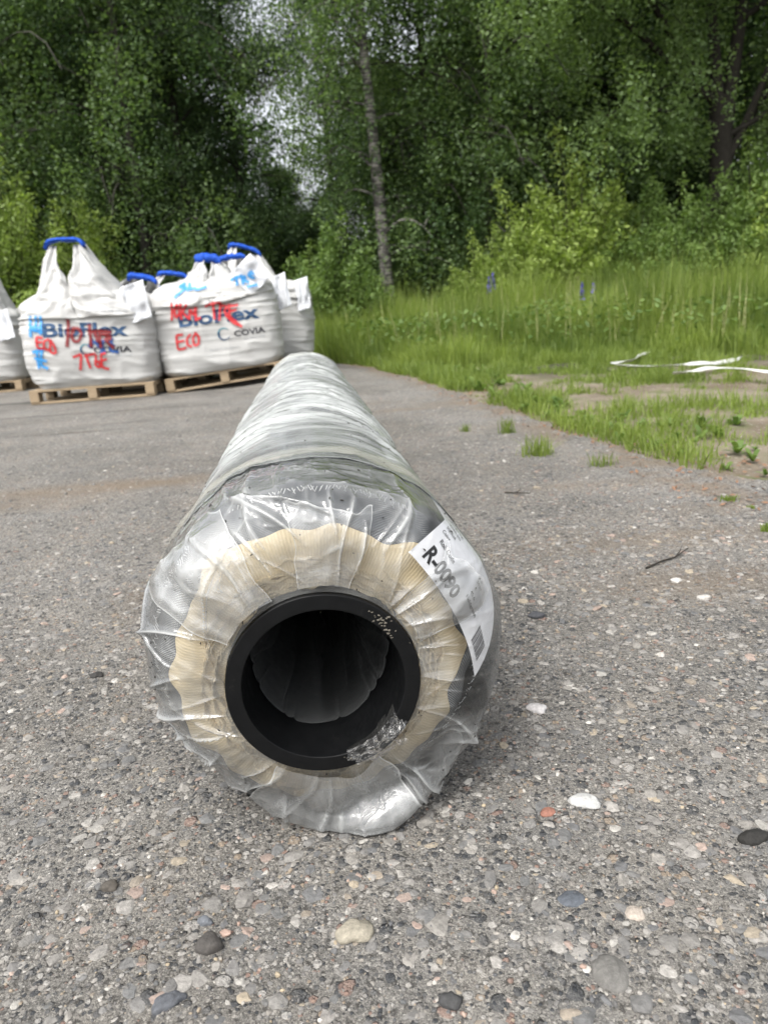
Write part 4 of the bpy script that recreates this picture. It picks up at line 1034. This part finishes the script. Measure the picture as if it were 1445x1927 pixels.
def make_tree(name, seed, h, r, z0, r0, nlimb, per, kind, leafmat, barkmat, lsize, lean=(0, 0), label=None, cat='tree', group=None):
    rg = np.random.default_rng(seed); root = empty(name)
    k = np.linspace(0, 1, 16)
    trunk = np.stack([lean[0] * h * k + .12 * np.sin(k * 4 + seed) * k, lean[1] * h * k + .10 * np.sin(k * 5 + seed * 2) * k, k * h], 1)
    rad = r0 * (1 - .88 * k); rad[0] *= 1.35; rad[1] *= 1.05
    mb = MB(); V, F = tube_vf(np.vstack([trunk[0] - [0, 0, .3], trunk]), np.concatenate([[rad[0] * 1.1], rad]), 10); mb.add(V, F)
    Cs, tone = [], []
    for i in range(nlimb):
        t = z0 / h + (1 - z0 / h) * ((i + rg.random()) / nlimb) ** .9
        az = rg.uniform(0, 2 * np.pi) if i % 3 else (i * 2.4)
        prof = (.62 + .38 * math.sin(math.pi * min(1, t * 1.25))) * (1 if t < .55 else max(.12, 1 - (t - .55) / .45 * .85))
        L = r * prof * rg.uniform(.7, 1.12)
        b = np.array([np.interp(t, k, trunk[:, j]) for j in range(3)])
        q = np.linspace(0, 1, 8)
        rise = rg.uniform(.15, .55) * L; dr = (.45 if kind == 'birch' else .15) * L
        path = np.stack([b[0] + np.cos(az + .4 * q * rg.normal()) * L * q, b[1] + np.sin(az + .4 * q * rg.normal()) * L * q, b[2] + rise * np.sin(q * 1.9) - dr * q ** 3], 1)
        V, F = tube_vf(path, np.linspace(max(.012, r0 * .28 * (1 - t * .6)), .005, 8), 5); mb.add(V, F)
        for j in range(rg.integers(5, 8)):
            qq = rg.uniform(.22, 1.0); c = np.array([np.interp(qq, q, path[:, m]) for m in range(3)])
            side = rg.normal(0, .16 * L + .12, 3) * [1, 1, .55]; c2 = c + side
            V, F = tube_vf([c, (c + c2) / 2 + [0, 0, .04], c2], [.006, .005, .003], 3); mb.add(V, F)
            n = int(per * rg.uniform(.5, 1.4)); tn = rg.normal(.45, .24)
            if kind == 'birch':
                ns = 5; hang = rg.uniform(.35, 1.1, ns); off = rg.normal(0, .22, (ns, 3)) * [1, 1, .6]
                m = rg.integers(0, ns, n); u = rg.random(n)
                P = c2 + off[m] + rg.normal(0, .075, (n, 3)) * (1 + u[:, None]); P[:, 2] -= hang[m] * u
            else:
                P = c2 + rg.normal(0, 1, (n, 3)) * [.30, .30, .17]
            Cs.append(P); tone.append(np.clip(tn + rg.normal(0, .09, n), 0, 1))
    C = np.vstack(Cs); tn = np.concatenate(tone)
    m = C[:, 2] > .05; C, tn = C[m], tn[m]
    V, F = leaves_vf(C, lsize, rg, .5, 1.6, .5 if kind == 'birch' else .2)
    mb.build('trunk', barkmat, root, True)
    mk('crown', V, F, leafmat, root, False, dict(tone=np.repeat(tn, 4)))
    if label: tag(root, label, cat, group)
    return root
used = set()
def plant(proto, x, y, rz, sc_, label, group, cat='tree', sz=None, dz=0.0):
    o = proto if proto.name not in used else copy_tree(proto); used.add(proto.name)
    o.location = (x, y, float(terrain(x, y)) + dz); o.rotation_euler = (0, 0, rz); o.scale = (sc_, sc_, sz or sc_)
    tag(o, label, cat, group); return o
bA = [make_tree('birch_tree', 11 + i, 12, 2.5, .5, .12, 58, 230, 'birch', MAT['leaf_birch'], MAT['birch_far'], .041) for i in range(3)]
dA = [make_tree('alder_tree', 31 + i, 11, 2.2, .35, .15, 60, 230, 'dense', MAT['leaf_dense'], MAT['bark'], .046) for i in range(3)]
fA = [make_tree('alder_tree', 51 + i, 11, 2.6, .2, .15, 40, 90, 'dense', MAT['leaf_dense'], MAT['bark'], .09) for i in range(2)]
hero = make_tree('birch_tree', 77, 12, 1.5, 1.3, .13, 42, 120, 'birch', MAT['leaf_birch'], MAT['birch'], .042, (-.035, 0))
c = at(733, 560, 13.6)
plant(hero, c.x, 13.6, 0, 1, 'slender birch with bare black and white trunk standing in the middle of the forest edge', None)
def along(px, Y): return at(px, 560, Y).x
rg = random.Random(5)
GT = 'trees of the forest edge'
front = [  # px, distance, proto, scale, label
 (-150, 15.0, bA[0], 1.05, 'birch at the far left of the forest, outside the leftmost bags'),
 (30, 15.6, bA[1], 1.1, 'drooping birch directly behind the yellow green bush at left'),
 (165, 16.4, bA[2], 1.15, 'tall birch above the bag with the upright loop'),
 (290, 15.4, bA[0], 1.05, 'drooping birch behind the gap between the two front bags'),
 (372, 16.2, dA[0], (.8, 1.1), 'dark dense tree behind the tilted bag'),
 (474, 17.0, dA[1], (.62, 1.1), 'dark dense tree just left of the bright gap of sky'),
 (640, 17.2, dA[2], (.55, 1.0), 'narrow dark tree between the gap of sky and the bare birch trunk'),
 (820, 16.0, bA[1], 1.0, 'drooping birch just right of the bare birch trunk'),
 (925, 15.0, bA[2], 1.05, 'birch with hanging foliage behind the middle of the meadow'),
 (1040, 15.6, dA[0], 1.1, 'dark tree behind the tallest meadow shrubs'),
 (1150, 16.6, dA[1], 1.1, 'shaded dark tree left of the forked trunk'),
 (1270, 16.2, dA[2], 1.05, 'shaded dark tree directly behind the forked trunk'),
 (1600, 14.0, bA[0], 1.1, 'birch outside the right edge, its branches reaching in'),
]
for i, (px, Y, p, s_, lb) in enumerate(front):
    s_, z_ = s_ if isinstance(s_, tuple) else (s_, None)
    plant(p, along(px, Y), Y, rg.uniform(0, 6.28), s_, lb, GT, sz=z_)
k = 0
for row, (Y0, px0, px1, n) in enumerate(((20, -260, 1700, 15), (24.5, -300, 1750, 15), (29, -300, 1750, 14))):
    for i in range(n):
        px = px0 + (px1 - px0) * (i + .5 * (row % 2)) / (n - 1) + rg.uniform(-25, 25); Y = Y0 + rg.uniform(-1, 1)
        if abs(px - 556) < 22 + 1340 * 2.2 / Y: continue
        if px > 1385 and px < 1480 : continue
        p = [fA[0], fA[1], dA[k % 3]][k % 3]; k += 1
        plant(p, along(px, Y), Y, rg.uniform(0, 6.28), rg.uniform(1.0, 1.2), 'dark leafy tree standing deep in the forest behind the front trees', 'trees deep in the forest', sz=.6 if abs(px - 752) < 110 else None)
plant(dA[1], along(548, 24), 24, 1.0, .85, 'dark leafy tree closing the lower part of the bright gap of sky', 'trees deep in the forest', sz=.46)
# low growth closing the gaps near the ground
low = make_tree('understory_shrub', 91, 2.6, 1.5, .1, .05, 30, 90, 'dense', MAT['leaf_dense'], MAT['bark'], .065)
for i, (px, Y, s_) in enumerate(((545, 20, 1.1), (590, 19, .9), (745, 18.5, .8), (1420, 18, .8), (1330, 17.5, .9), (870, 17.5, .9), (1000, 17.5, .9), (460, 19, 1.2), (350, 18.5, 1.2), (240, 18, 1.2), (110, 18, 1.2), (0, 18, 1.2), (555, 26, 1.5), (750, 27, 1.2))):
    plant(low, along(px, Y), Y, rg.uniform(0, 6.28), s_, 'dark low undergrowth between the tree trunks of the forest', 'undergrowth shrubs in the forest', 'shrub')

# forked dark tree at the right with spreading limbs
def forked():
    rg_ = np.random.default_rng(5); root = empty('forked_tree'); mb = MB()
    q = np.linspace(0, 1, 12)
    stem = np.stack([.10 * np.sin(q * 3), 0 * q, -.3 + 3.3 * q], 1); V, F = tube_vf(stem, .21 - .05 * q, 12); mb.add(V, F)
    mb.build('trunk', MAT['bark'], root, True)
    C, tn = [], []
    limbs = [((.1, 0, 2.3), (.55, -.2, 8.0), .12), ((.05, 0, 2.6), (-1.1, -.3, 8.2), .10), ((.1, 0, 1.9), (1.9, -.5, 5.6), .07), ((.1, 0, 2.1), (2.6, -.2, 5.0), .06), ((.1, 0, 2.9), (-2.6, -.8, 4.9), .07), ((.1, 0, 2.4), (2.4, -.9, 3.2), .05), ((0, 0, 2.9), (-3.2, -1.0, 4.3), .06), ((.3, -.1, 4.6), (1.6, -1.6, 6.0), .05), ((.2, -.1, 4.4), (-1.2, -1.9, 6.0), .05), ((.3, -.1, 5.4), (.5, -2.4, 7.0), .05), ((.4, -.1, 5.6), (-1.7, -2.0, 6.6), .05), ((.2, 0, 4.), (2.6, -1.6, 5.2), .05), ((.2, 0, 4.4), (-2.6, -2.2, 5.4), .05), ((.3, 0, 4.8), (-1.7, -2.5, 5.6), .05), ((.1, 0, 2.6), (-2.2, -.6, 2.6), .035)]
    for i, (a_, b, r0) in enumerate(limbs):
        a_ = np.array(a_); b = np.array(b); L = np.linalg.norm(b - a_)
        P = a_[None] + (b - a_)[None] * q[:, None] + np.stack([.12 * np.sin(q * 5 + i), .1 * np.sin(q * 4 + i * 2), .16 * L * np.sin(q * np.pi)], 1) * q[:, None]
        lm = MB(); V, F = tube_vf(P, r0 * (1 - .85 * q) + .006, 7); lm.add(V, F)
        for j in range(9):
            t = rg_.uniform(.35, 1); c = np.array([np.interp(t, q, P[:, m]) for m in range(3)]); e = c + rg_.normal(0, .55, 3) * [1, 1, .4]
            V, F = tube_vf([c, (c + e) / 2 + [0, 0, .05], e], [.012, .009, .004], 4); lm.add(V, F)
            front_ = 1.6 if b[1] < -1.4 else (.45 if b[2] > 7 else .8)
            for s_ in range(4):
                n = int(150 * front_); u = rg_.random(n); ce = c + (e - c) * rg_.uniform(.3, 1.1) + rg_.normal(0, .2, 3)
                X = ce + rg_.normal(0, .10, (n, 3)); X[:, 2] -= u * rg_.uniform(.3, .9); C.append(X); tn.append(np.clip(rg_.normal(.5, .2) + rg_.normal(0, .14, n), 0, 1))
        lm.build('limb', MAT['bark'], root, True)
    C = np.vstack(C); tn = np.concatenate(tn); kp = ~((np.abs(C[:, 0] - .1) < .42) & (C[:, 1] < .1) & (C[:, 2] < 4.7) & (rg_.random(len(C)) < .92)); C, tn = C[kp], tn[kp]; V, F = leaves_vf(C, .040, rg_, .5, 1.6, .5)
    mk('crown', V, F, MAT['leaf_birch'], root, False, dict(tone=np.repeat(np.clip(tn + .35, 0, 1), 4)))
    return root
ft = forked(); x = along(1332, 12.6)
tag(ft, 'large dark forked tree at the right with limbs spreading over the meadow', 'tree'); ft.location = (x, 12.6, float(terrain(x, 12.6)))

# shrubs at the meadow edge and behind the bags
def make_shrub(name, seed, h, r, n, per, mat, lsize, stems=True):
    rg_ = np.random.default_rng(seed); root = empty(name); mb = MB(); C, tn = [], []
    for i in range(n):
        az = rg_.uniform(0, 6.28); sp = r * math.sqrt(rg_.random()); hh = h * (1 - .55 * (sp / r) ** 2) * rg_.uniform(.55, 1.08) * (rg_.uniform(1.1, 1.45) if i % 6 == 0 else 1)
        q = np.linspace(0, 1, 7); b = np.array([math.cos(az) * sp * .25, math.sin(az) * sp * .25, -.05]); e = np.array([math.cos(az) * sp, math.sin(az) * sp, hh])
        P = b + (e - b) * q[:, None] + np.stack([.05 * np.sin(q * 5 + i), .05 * np.sin(q * 4 + i), .12 * hh * np.sin(q * 3.1)], 1)
        V, F = tube_vf(P, .012 * (1 - .8 * q) + .002, 4); mb.add(V, F)
        m = int(per * rg_.uniform(.6, 1.4)); t = rg_.random(m) ** .6 * .92 + .1
        X = np.stack([np.interp(t, q, P[:, j]) for j in range(3)], 1) + rg_.normal(0, 1, (m, 3)) * (.16 * (1.15 - t[:, None] * .85)) * (r / 1.0) ** .5
        C.append(X); tn.append(np.clip(rg_.normal(.42, .12) + .25 * (t - .5) * rg_.uniform(0, 1) + rg_.normal(0, .13, m), 0, 1))
    C = np.vstack(C); tn = np.concatenate(tn); mk_ = C[:, 2] > .03; C, tn = C[mk_], tn[mk_]
    V, F = leaves_vf(C, lsize, rg_, .4, 2.4, -.5)
    mb.build('stems', MAT['bark'], root, True); mk('foliage', V, F, mat, root, False, dict(tone=np.repeat(tn, 4))); return root
s1 = make_shrub('willow_bush', 3, 3.2, 1.5, 130, 230, MAT['leaf_bush'], .036)
s2 = make_shrub('willow_bush', 4, 1.8, 1.0, 90, 200, MAT['leaf_bush'], .030)
s3 = make_shrub('green_shrub', 5, 2.0, 1.1, 90, 210, MAT['weed'], .032)
GS = 'shrubs along the edge of the forest'
for p, px, Y, s_, lb in ((s1, 10, 12.2, 1.0, 'big yellow green willow bush at the left behind the bags'),
                        (s1, 150, 13.2, .78, 'smaller willow bush right of the big one, above the tall loop bag'),
                        (s1, -140, 12.6, 1.0, 'willow bush outside the left edge behind the bags'),
                        (s3, 625, 12.3, .95, 'green shrub just right of the bags at the start of the meadow'),
                        (s3, 590, 13.2, .8, 'green shrub peeking out behind the rightmost bag'),
                        (s2, 905, 12.0, .7, 'low greyish shrub in the meadow right of the birch trunk'),
                        (s2, 985, 12.2, .95, 'rounded shrub in the middle of the meadow edge'),
                        (s2, 1085, 12.4, 1.25, 'tallest yellow green shrub behind the meadow'),
                        (s3, 1200, 12.0, .85, 'bright shrub left of the forked tree'),
                        (s3, 1305, 11.2, .8, 'tall leafy weed clump in front of the forked tree'),
                        (s3, 1420, 11.5, 1.0, 'leafy shrub at the right edge of the meadow'),
                        (s2, 1500, 11.0, 1.1, 'yellow green shrub outside the right edge')):
    x = along(px, Y); plant(p, x, Y, rg.uniform(0, 6.28), s_, lb, GS, 'shrub')

# ---- grass
def blades(name, X, Y, H, Wd, rg_, mat, tone, lean=.35, zf=None, kind='stuff', label=None, cat=None):
    n = len(X); az = rg_.uniform(0, 2 * np.pi, n); ln = np.abs(rg_.normal(0, lean, n)); fa = az + rg_.normal(0, .6, n) + np.pi / 2
    Z = terrain(X, Y) - .03 if zf is None else zf
    dx, dy = np.cos(az) * ln * H, np.sin(az) * ln * H; wx, wy = np.cos(fa) * Wd / 2, np.sin(fa) * Wd / 2
    V = np.zeros((n, 7, 3))
    for j, (t, w_) in enumerate(((0, 1), (.4, .9), (.75, .6))):
        cx, cy, cz = X + dx * t ** 1.8, Y + dy * t ** 1.8, Z + H * t * (1 - .25 * ln * t)
        V[:, 2 * j] = np.stack([cx - wx * w_, cy - wy * w_, cz], 1); V[:, 2 * j + 1] = np.stack([cx + wx * w_, cy + wy * w_, cz], 1)
    V[:, 6] = np.stack([X + dx, Y + dy, Z + H * (1 - .3 * ln)], 1)
    o = np.arange(n)[:, None] * 7
    Q = np.concatenate([o + np.array([[0, 1, 3, 2]]), o + np.array([[2, 3, 5, 4]])]); T_ = o + np.array([[4, 5, 6]])
    ob = mk(name, V.reshape(-1, 3), [Q, T_], mat, None, False, dict(tone=np.repeat(tone, 7)))
    if label: tag(ob, label, cat, kind=kind)
    return ob
rg_ = np.random.default_rng(8)
def meadow_front(x):                       # where the tall grass starts
    P = [gnd(*p) for p in ((640, 688), (700, 690), (790, 695), (900, 688), (1010, 682), (1120, 676), (1230, 668), (1330, 666), (1445, 668), (1700, 668))]
    xs_ = [p.x for p in P]; ys_ = [p.y for p in P]; i = np.argsort(xs_); return np.interp(x, np.array(xs_)[i], np.array(ys_)[i])
n = 270000
Y = 5.8 + 9.7 * rg_.random(n) ** .9; X = rg_.uniform(-1.2, 9.5, n)
mf = np.minimum(meadow_front(X), 9.6)
d = Y - mf + 1.0 * (fbm(X * 1.2, Y * 1.2, 0, 3, 71) - .5)
m = (d > 0) & (off_asphalt(X, Y) > .05) & (X < 7) | ((d > 0) & (X < 9) & (off_asphalt(X, Y) > .05))
X, Y, d = X[m], Y[m], d[m]
H = (.30 + .50 * sm(d, 0, 2.4)) * rg_.uniform(.45, 1.3, len(X)) * (.35 + 1.2 * fbm(X * 1.3, Y * 1.3, 0, 3, 72)) * (1 + .35 * (rg_.random(len(X)) > .93))
tone = np.clip(-.15 + 1.35 * fbm(X * 1.4, Y * 1.4, 0, 3, 73) + rg_.normal(0, .22, len(X)), 0, 1)
blades('meadow_grass', X, Y, H, .0065 + .004 * rg_.random(len(X)), rg_, MAT['grass'], tone, .30, label='tall green meadow grass between the asphalt and the forest', cat='grass')
# forest floor grass at the left behind the bags
n = 26000; X = rg_.uniform(-13, -.6, n); Y = rg_.uniform(11.5, 15.5, n); m = off_asphalt(X, Y) > .1; X, Y = X[m], Y[m]
blades('verge_grass', X, Y, rg_.uniform(.2, .6, len(X)), np.full(len(X), .012), rg_, MAT['grass'], np.clip(rg_.normal(.25, .15, len(X)), 0, 1), .35, label='dim grass along the forest edge behind the bags', cat='grass')
# short patchy grass on the gravelly ground in front
n = 150000; X = rg_.uniform(-.8, 5.2, n); Y = 1.9 + 8.0 * rg_.random(n) ** .9
o_ = off_asphalt(X, Y); mf = np.minimum(meadow_front(X), 9.8)
cov_ = fbm(X * 2.6, Y * 2.6, 0, 4, 74); edge_b = np.exp(-((o_ - .12) / .22) ** 2) * .20
mid = np.exp(-((Y - mf + .5) / .6) ** 2) * .10
m = (o_ > .0) & (Y < mf + .4) & (cov_ + edge_b - mid + rg_.normal(0, .035, n) > .525)
X, Y, c_ = X[m], Y[m], (cov_ + edge_b)[m]
H = (.03 + .11 * sm(c_, .5, .75)) * rg_.uniform(.5, 1.5, len(X)) * (.7 + .05 * Y)
blades('patchy_grass', X, Y, H, .0030 + .0022 * rg_.random(len(X)) + .0004 * Y, rg_, MAT['grass'], np.clip(.3 + .6 * fbm(X * 3, Y * 3, 0, 2, 75) + rg_.normal(0, .15, len(X)), 0, 1), .5, label='short patchy grass growing out of the gravelly ground right of the roll', cat='grass')
# broad weeds and seed stalks
def rosettes(n, seed):
    g_ = np.random.default_rng(seed); Vs, Fs, T_, off = [], [], [], 0
    X = g_.uniform(.3, 4.6, n * 3); Y = 1.9 + 6.5 * g_.random(n * 3); o_ = off_asphalt(X, Y)
    m = (o_ > .06) & (o_ < 1.3); X, Y = X[m][:n], Y[m][:n]
    for x, y in zip(X, Y):
        s_ = g_.uniform(.03, .075)
        for k in range(g_.integers(5, 10)):
            az = g_.uniform(0, 6.28); el = g_.uniform(.2, 1.1); L = s_ * g_.uniform(.7, 1.3); q = np.linspace(0, 1, 5); wd = L * .22 * np.sin(np.pi * (q * .85 + .12))
            r_ = L * q * math.cos(el * .8); z = L * np.sin(el) * np.sin(q * 2.0) + .004
            c = np.stack([r_ * math.cos(az), r_ * math.sin(az), z], 1) + [x, y, float(terrain(x, y)) + .0]; s2 = np.array([-math.sin(az), math.cos(az), 0])
            V = np.concatenate([c - s2 * wd[:, None], c + s2 * wd[:, None]]); F = np.array([[i, i + 1, 6 + i, 5 + i] for i in range(4)]) + off
            Vs.append(V); Fs.append(F); off += 10; T_.append(np.full(10, np.clip(g_.normal(.55, .2), 0, 1)))
    o = mk('broad_leaf_weeds', np.vstack(Vs), np.vstack(Fs), MAT['weed'], None, True, dict(tone=np.concatenate(T_)))
    tag(o, 'low broad leaved weeds mixed into the patchy grass beside the asphalt', 'weeds', kind='stuff')
rosettes(420, 3)
n = 1500; X = rg_.uniform(-.6, 8, n); Y = rg_.uniform(7.2, 13, n); m = (Y > np.minimum(meadow_front(X), 9.6) + .3) & (off_asphalt(X, Y) > .3); X, Y = X[m], Y[m]
blades('seed_stalks', X, Y, rg_.uniform(.5, 1.0, len(X)), np.full(len(X), .0055), rg_, simple('dry_stalks', (.38, .37, .18), .8), np.full(len(X), .5), .14, label='thin pale seed stalks standing up out of the meadow', cat='grass')
# herb leaves scattered in the meadow
n = 15000; X = rg_.uniform(-.8, 8, n); Y = rg_.uniform(7.5, 13.5, n); m = (Y > np.minimum(meadow_front(X), 9.6) + .25) & (off_asphalt(X, Y) > .3); X, Y = X[m], Y[m]
C = np.stack([X, Y, terrain(X, Y) + rg_.uniform(.08, .6, len(X))], 1); V, F = leaves_vf(C, .035, rg_, .6, 2.4, 0)
tag(mk('meadow_herbs', V, F, MAT['weed'], None, False, dict(tone=np.repeat(np.clip(rg_.normal(.5, .22, len(X)), 0, 1), 4))), 'leafy herbs growing among the tall meadow grass', 'herbs', kind='stuff')
# reddish litter along the edge of the asphalt
n = 9000; X = rg_.uniform(-.9, 3.2, n); Y = 1.7 + 8 * rg_.random(n); o_ = off_asphalt(X, Y); m = (o_ > -.16) & (o_ < .45); X, Y = X[m], Y[m]
zz = np.where(off_asphalt(X, Y) < 0, asphalt_z(X, Y), terrain(X, Y)) + .006
V, F = leaves_vf(np.stack([X, Y, zz], 1), .011, rg_, 2.0, 2.0)
g = G('dry_litter'); n_ = g.noise(g.co(), 30, 2); g.set(Base_Color=g.mix(n_, (.10, .05, .03), (.30, .18, .11)), Roughness=.9)
tag(mk('leaf_litter', V, F, g.m, None, False), 'reddish brown dry litter along the edge of the asphalt', 'litter', kind='stuff')

# ---- grass tufts standing alone on the asphalt
GT2 = 'grass tufts growing through the asphalt'
for i, (px, py, wpx, hpx, nb, lb) in enumerate(((955, 815, 26, 34, 90, 'upright green tuft nearest the patchy grass edge'), (1012, 856, 60, 42, 150, 'widest grass tuft on the asphalt, with reddish base'), (1130, 876, 60, 30, 60, 'thin sparse tuft right of the widest one'), (876, 812, 16, 18, 40, 'tiny tuft on the asphalt closest to the roll'), (1370, 941, 30, 12, 110, 'flat mossy green tuft near the right edge'), (1412, 956, 16, 10, 50, 'very small green tuft beside the flat mossy one'), (1440, 1000, 16, 22, 60, 'small tuft cut by the right edge of the picture'))):
    c = gnd(px, py); sc_ = c.y / FPX; g_ = np.random.default_rng(40 + i)
    X = c.x + g_.normal(0, wpx * sc_ * .28, nb); Yq = c.y + g_.normal(0, wpx * sc_ * .2, nb)
    o = blades('grass_tuft', X, Yq, g_.uniform(.45, 1.1, nb) * hpx * sc_ * 1.05, np.full(nb, .0035), g_, MAT['grass'], np.clip(g_.normal(.5, .2, nb), 0, 1), .4, zf=asphalt_z(X, Yq) - .002)
    tag(o, lb, 'grass tuft', GT2)

# ---- white plastic strips on the ground
MAT['strip'] = simple('white_plastic', (.60, .60, .58), .4, .5, .08, 20, .3, 80)
def strip(pts, wd, label, seed):
    P = np.array([tuple(gnd(*p, .10)) for p in pts]); cum = np.concatenate([[0], np.cumsum(np.linalg.norm(np.diff(P, axis=0), axis=1))]); t = np.linspace(0, cum[-1], 70)
    Q = np.stack([np.interp(t, cum, P[:, j]) for j in range(3)], 1)
    for _ in range(2): Q[1:-1] = (Q[:-2] + 2 * Q[1:-1] + Q[2:]) / 4
    d = np.gradient(Q, axis=0); d[:, 2] = 0; d /= np.linalg.norm(d, axis=1)[:, None]; nr = np.stack([-d[:, 1], d[:, 0], 0 * t], 1)
    Q[:, :2] += .035 * (np.stack([vn(t * 5, seed + 7), vn(t * 5, seed + 9)], 1) - .5)
    tw = 2.4 * (vn(t * 3.5, seed) - .5) + .35
    ac = np.linspace(-1, 1, 5); z = terrain(Q[:, 0], Q[:, 1]) + .075 + .035 * vn(t * 2, seed + 3)
    V = Q[:, None, :] + nr[:, None, :] * ac[None, :, None] * wd / 2; V[:, :, 2] = z[:, None] + ac[None, :] * wd / 2 * np.sin(tw)[:, None] - .008 * np.abs(ac)[None, :]
    o = mk('plastic_strip', V.reshape(-1, 3), grid_faces(5, 70), MAT['strip'], None, True); s_ = o.modifiers.new('sheet', 'SOLIDIFY'); s_.thickness = .002
    tag(o, label, 'plastic strip', 'white plastic strips lying in the grass'); return o
strip([(1222, 658), (1190, 672), (1150, 682), (1190, 688), (1260, 689), (1330, 681), (1394, 667)], .036, 'white plastic strip folded to a point like an arrow tip', 2)
strip([(1268, 696), (1290, 695), (1330, 690), (1380, 693), (1450, 693), (1520, 696)], .036, 'white plastic strip lying straight, running out of the right edge', 5)

# ---- blue lupins in the meadow
g = G('lupin_blue'); n_ = g.noise(g.co(), 50, 2); g.set(Base_Color=g.mix(n_, (.06, .05, .28), (.16, .14, .45)), Roughness=.7); MAT['lupin'] = g.m
for i, (px, py, Y, hh, lb) in enumerate(((918, 556, 11.0, .85, 'blue lupin spike in front of the low greyish shrub'), (925, 548, 11.2, .95, 'taller blue lupin next to the first spike'), (1092, 568, 10.4, .75, 'blue lupin in the middle of the meadow'), (1113, 570, 10.3, .75, 'blue lupin just right of the middle one'), (1250, 596, 9.6, .6, 'pale violet lupin low in the grass towards the right'))):
    c = at(px, py, Y); x = c.x; zb = float(terrain(x, Y)); top = c.z; g_ = np.random.default_rng(70 + i); root = empty('lupin', (x, Y, zb)); h_ = max(.5, top - zb + .22)
    V, F = tube_vf([(0, 0, 0), (.01, 0, h_ * .5), (.02, .01, h_)], [.005, .004, .003], 5); MB().add(V, F).build('stem', MAT['weed'], root, True)
    t = g_.random(90); a_ = g_.uniform(0, 6.28, 90); r_ = .032 * (1.1 - t); C = np.stack([.02 + r_ * np.cos(a_), r_ * np.sin(a_), h_ - .20 + .24 * t], 1)
    V, F = leaves_vf(C, .024, g_, .3, 1.2); mk('flower_spike', V, F, MAT['lupin'], root, False)
    tag(root, lb, 'lupin', 'lupins flowering in the meadow')
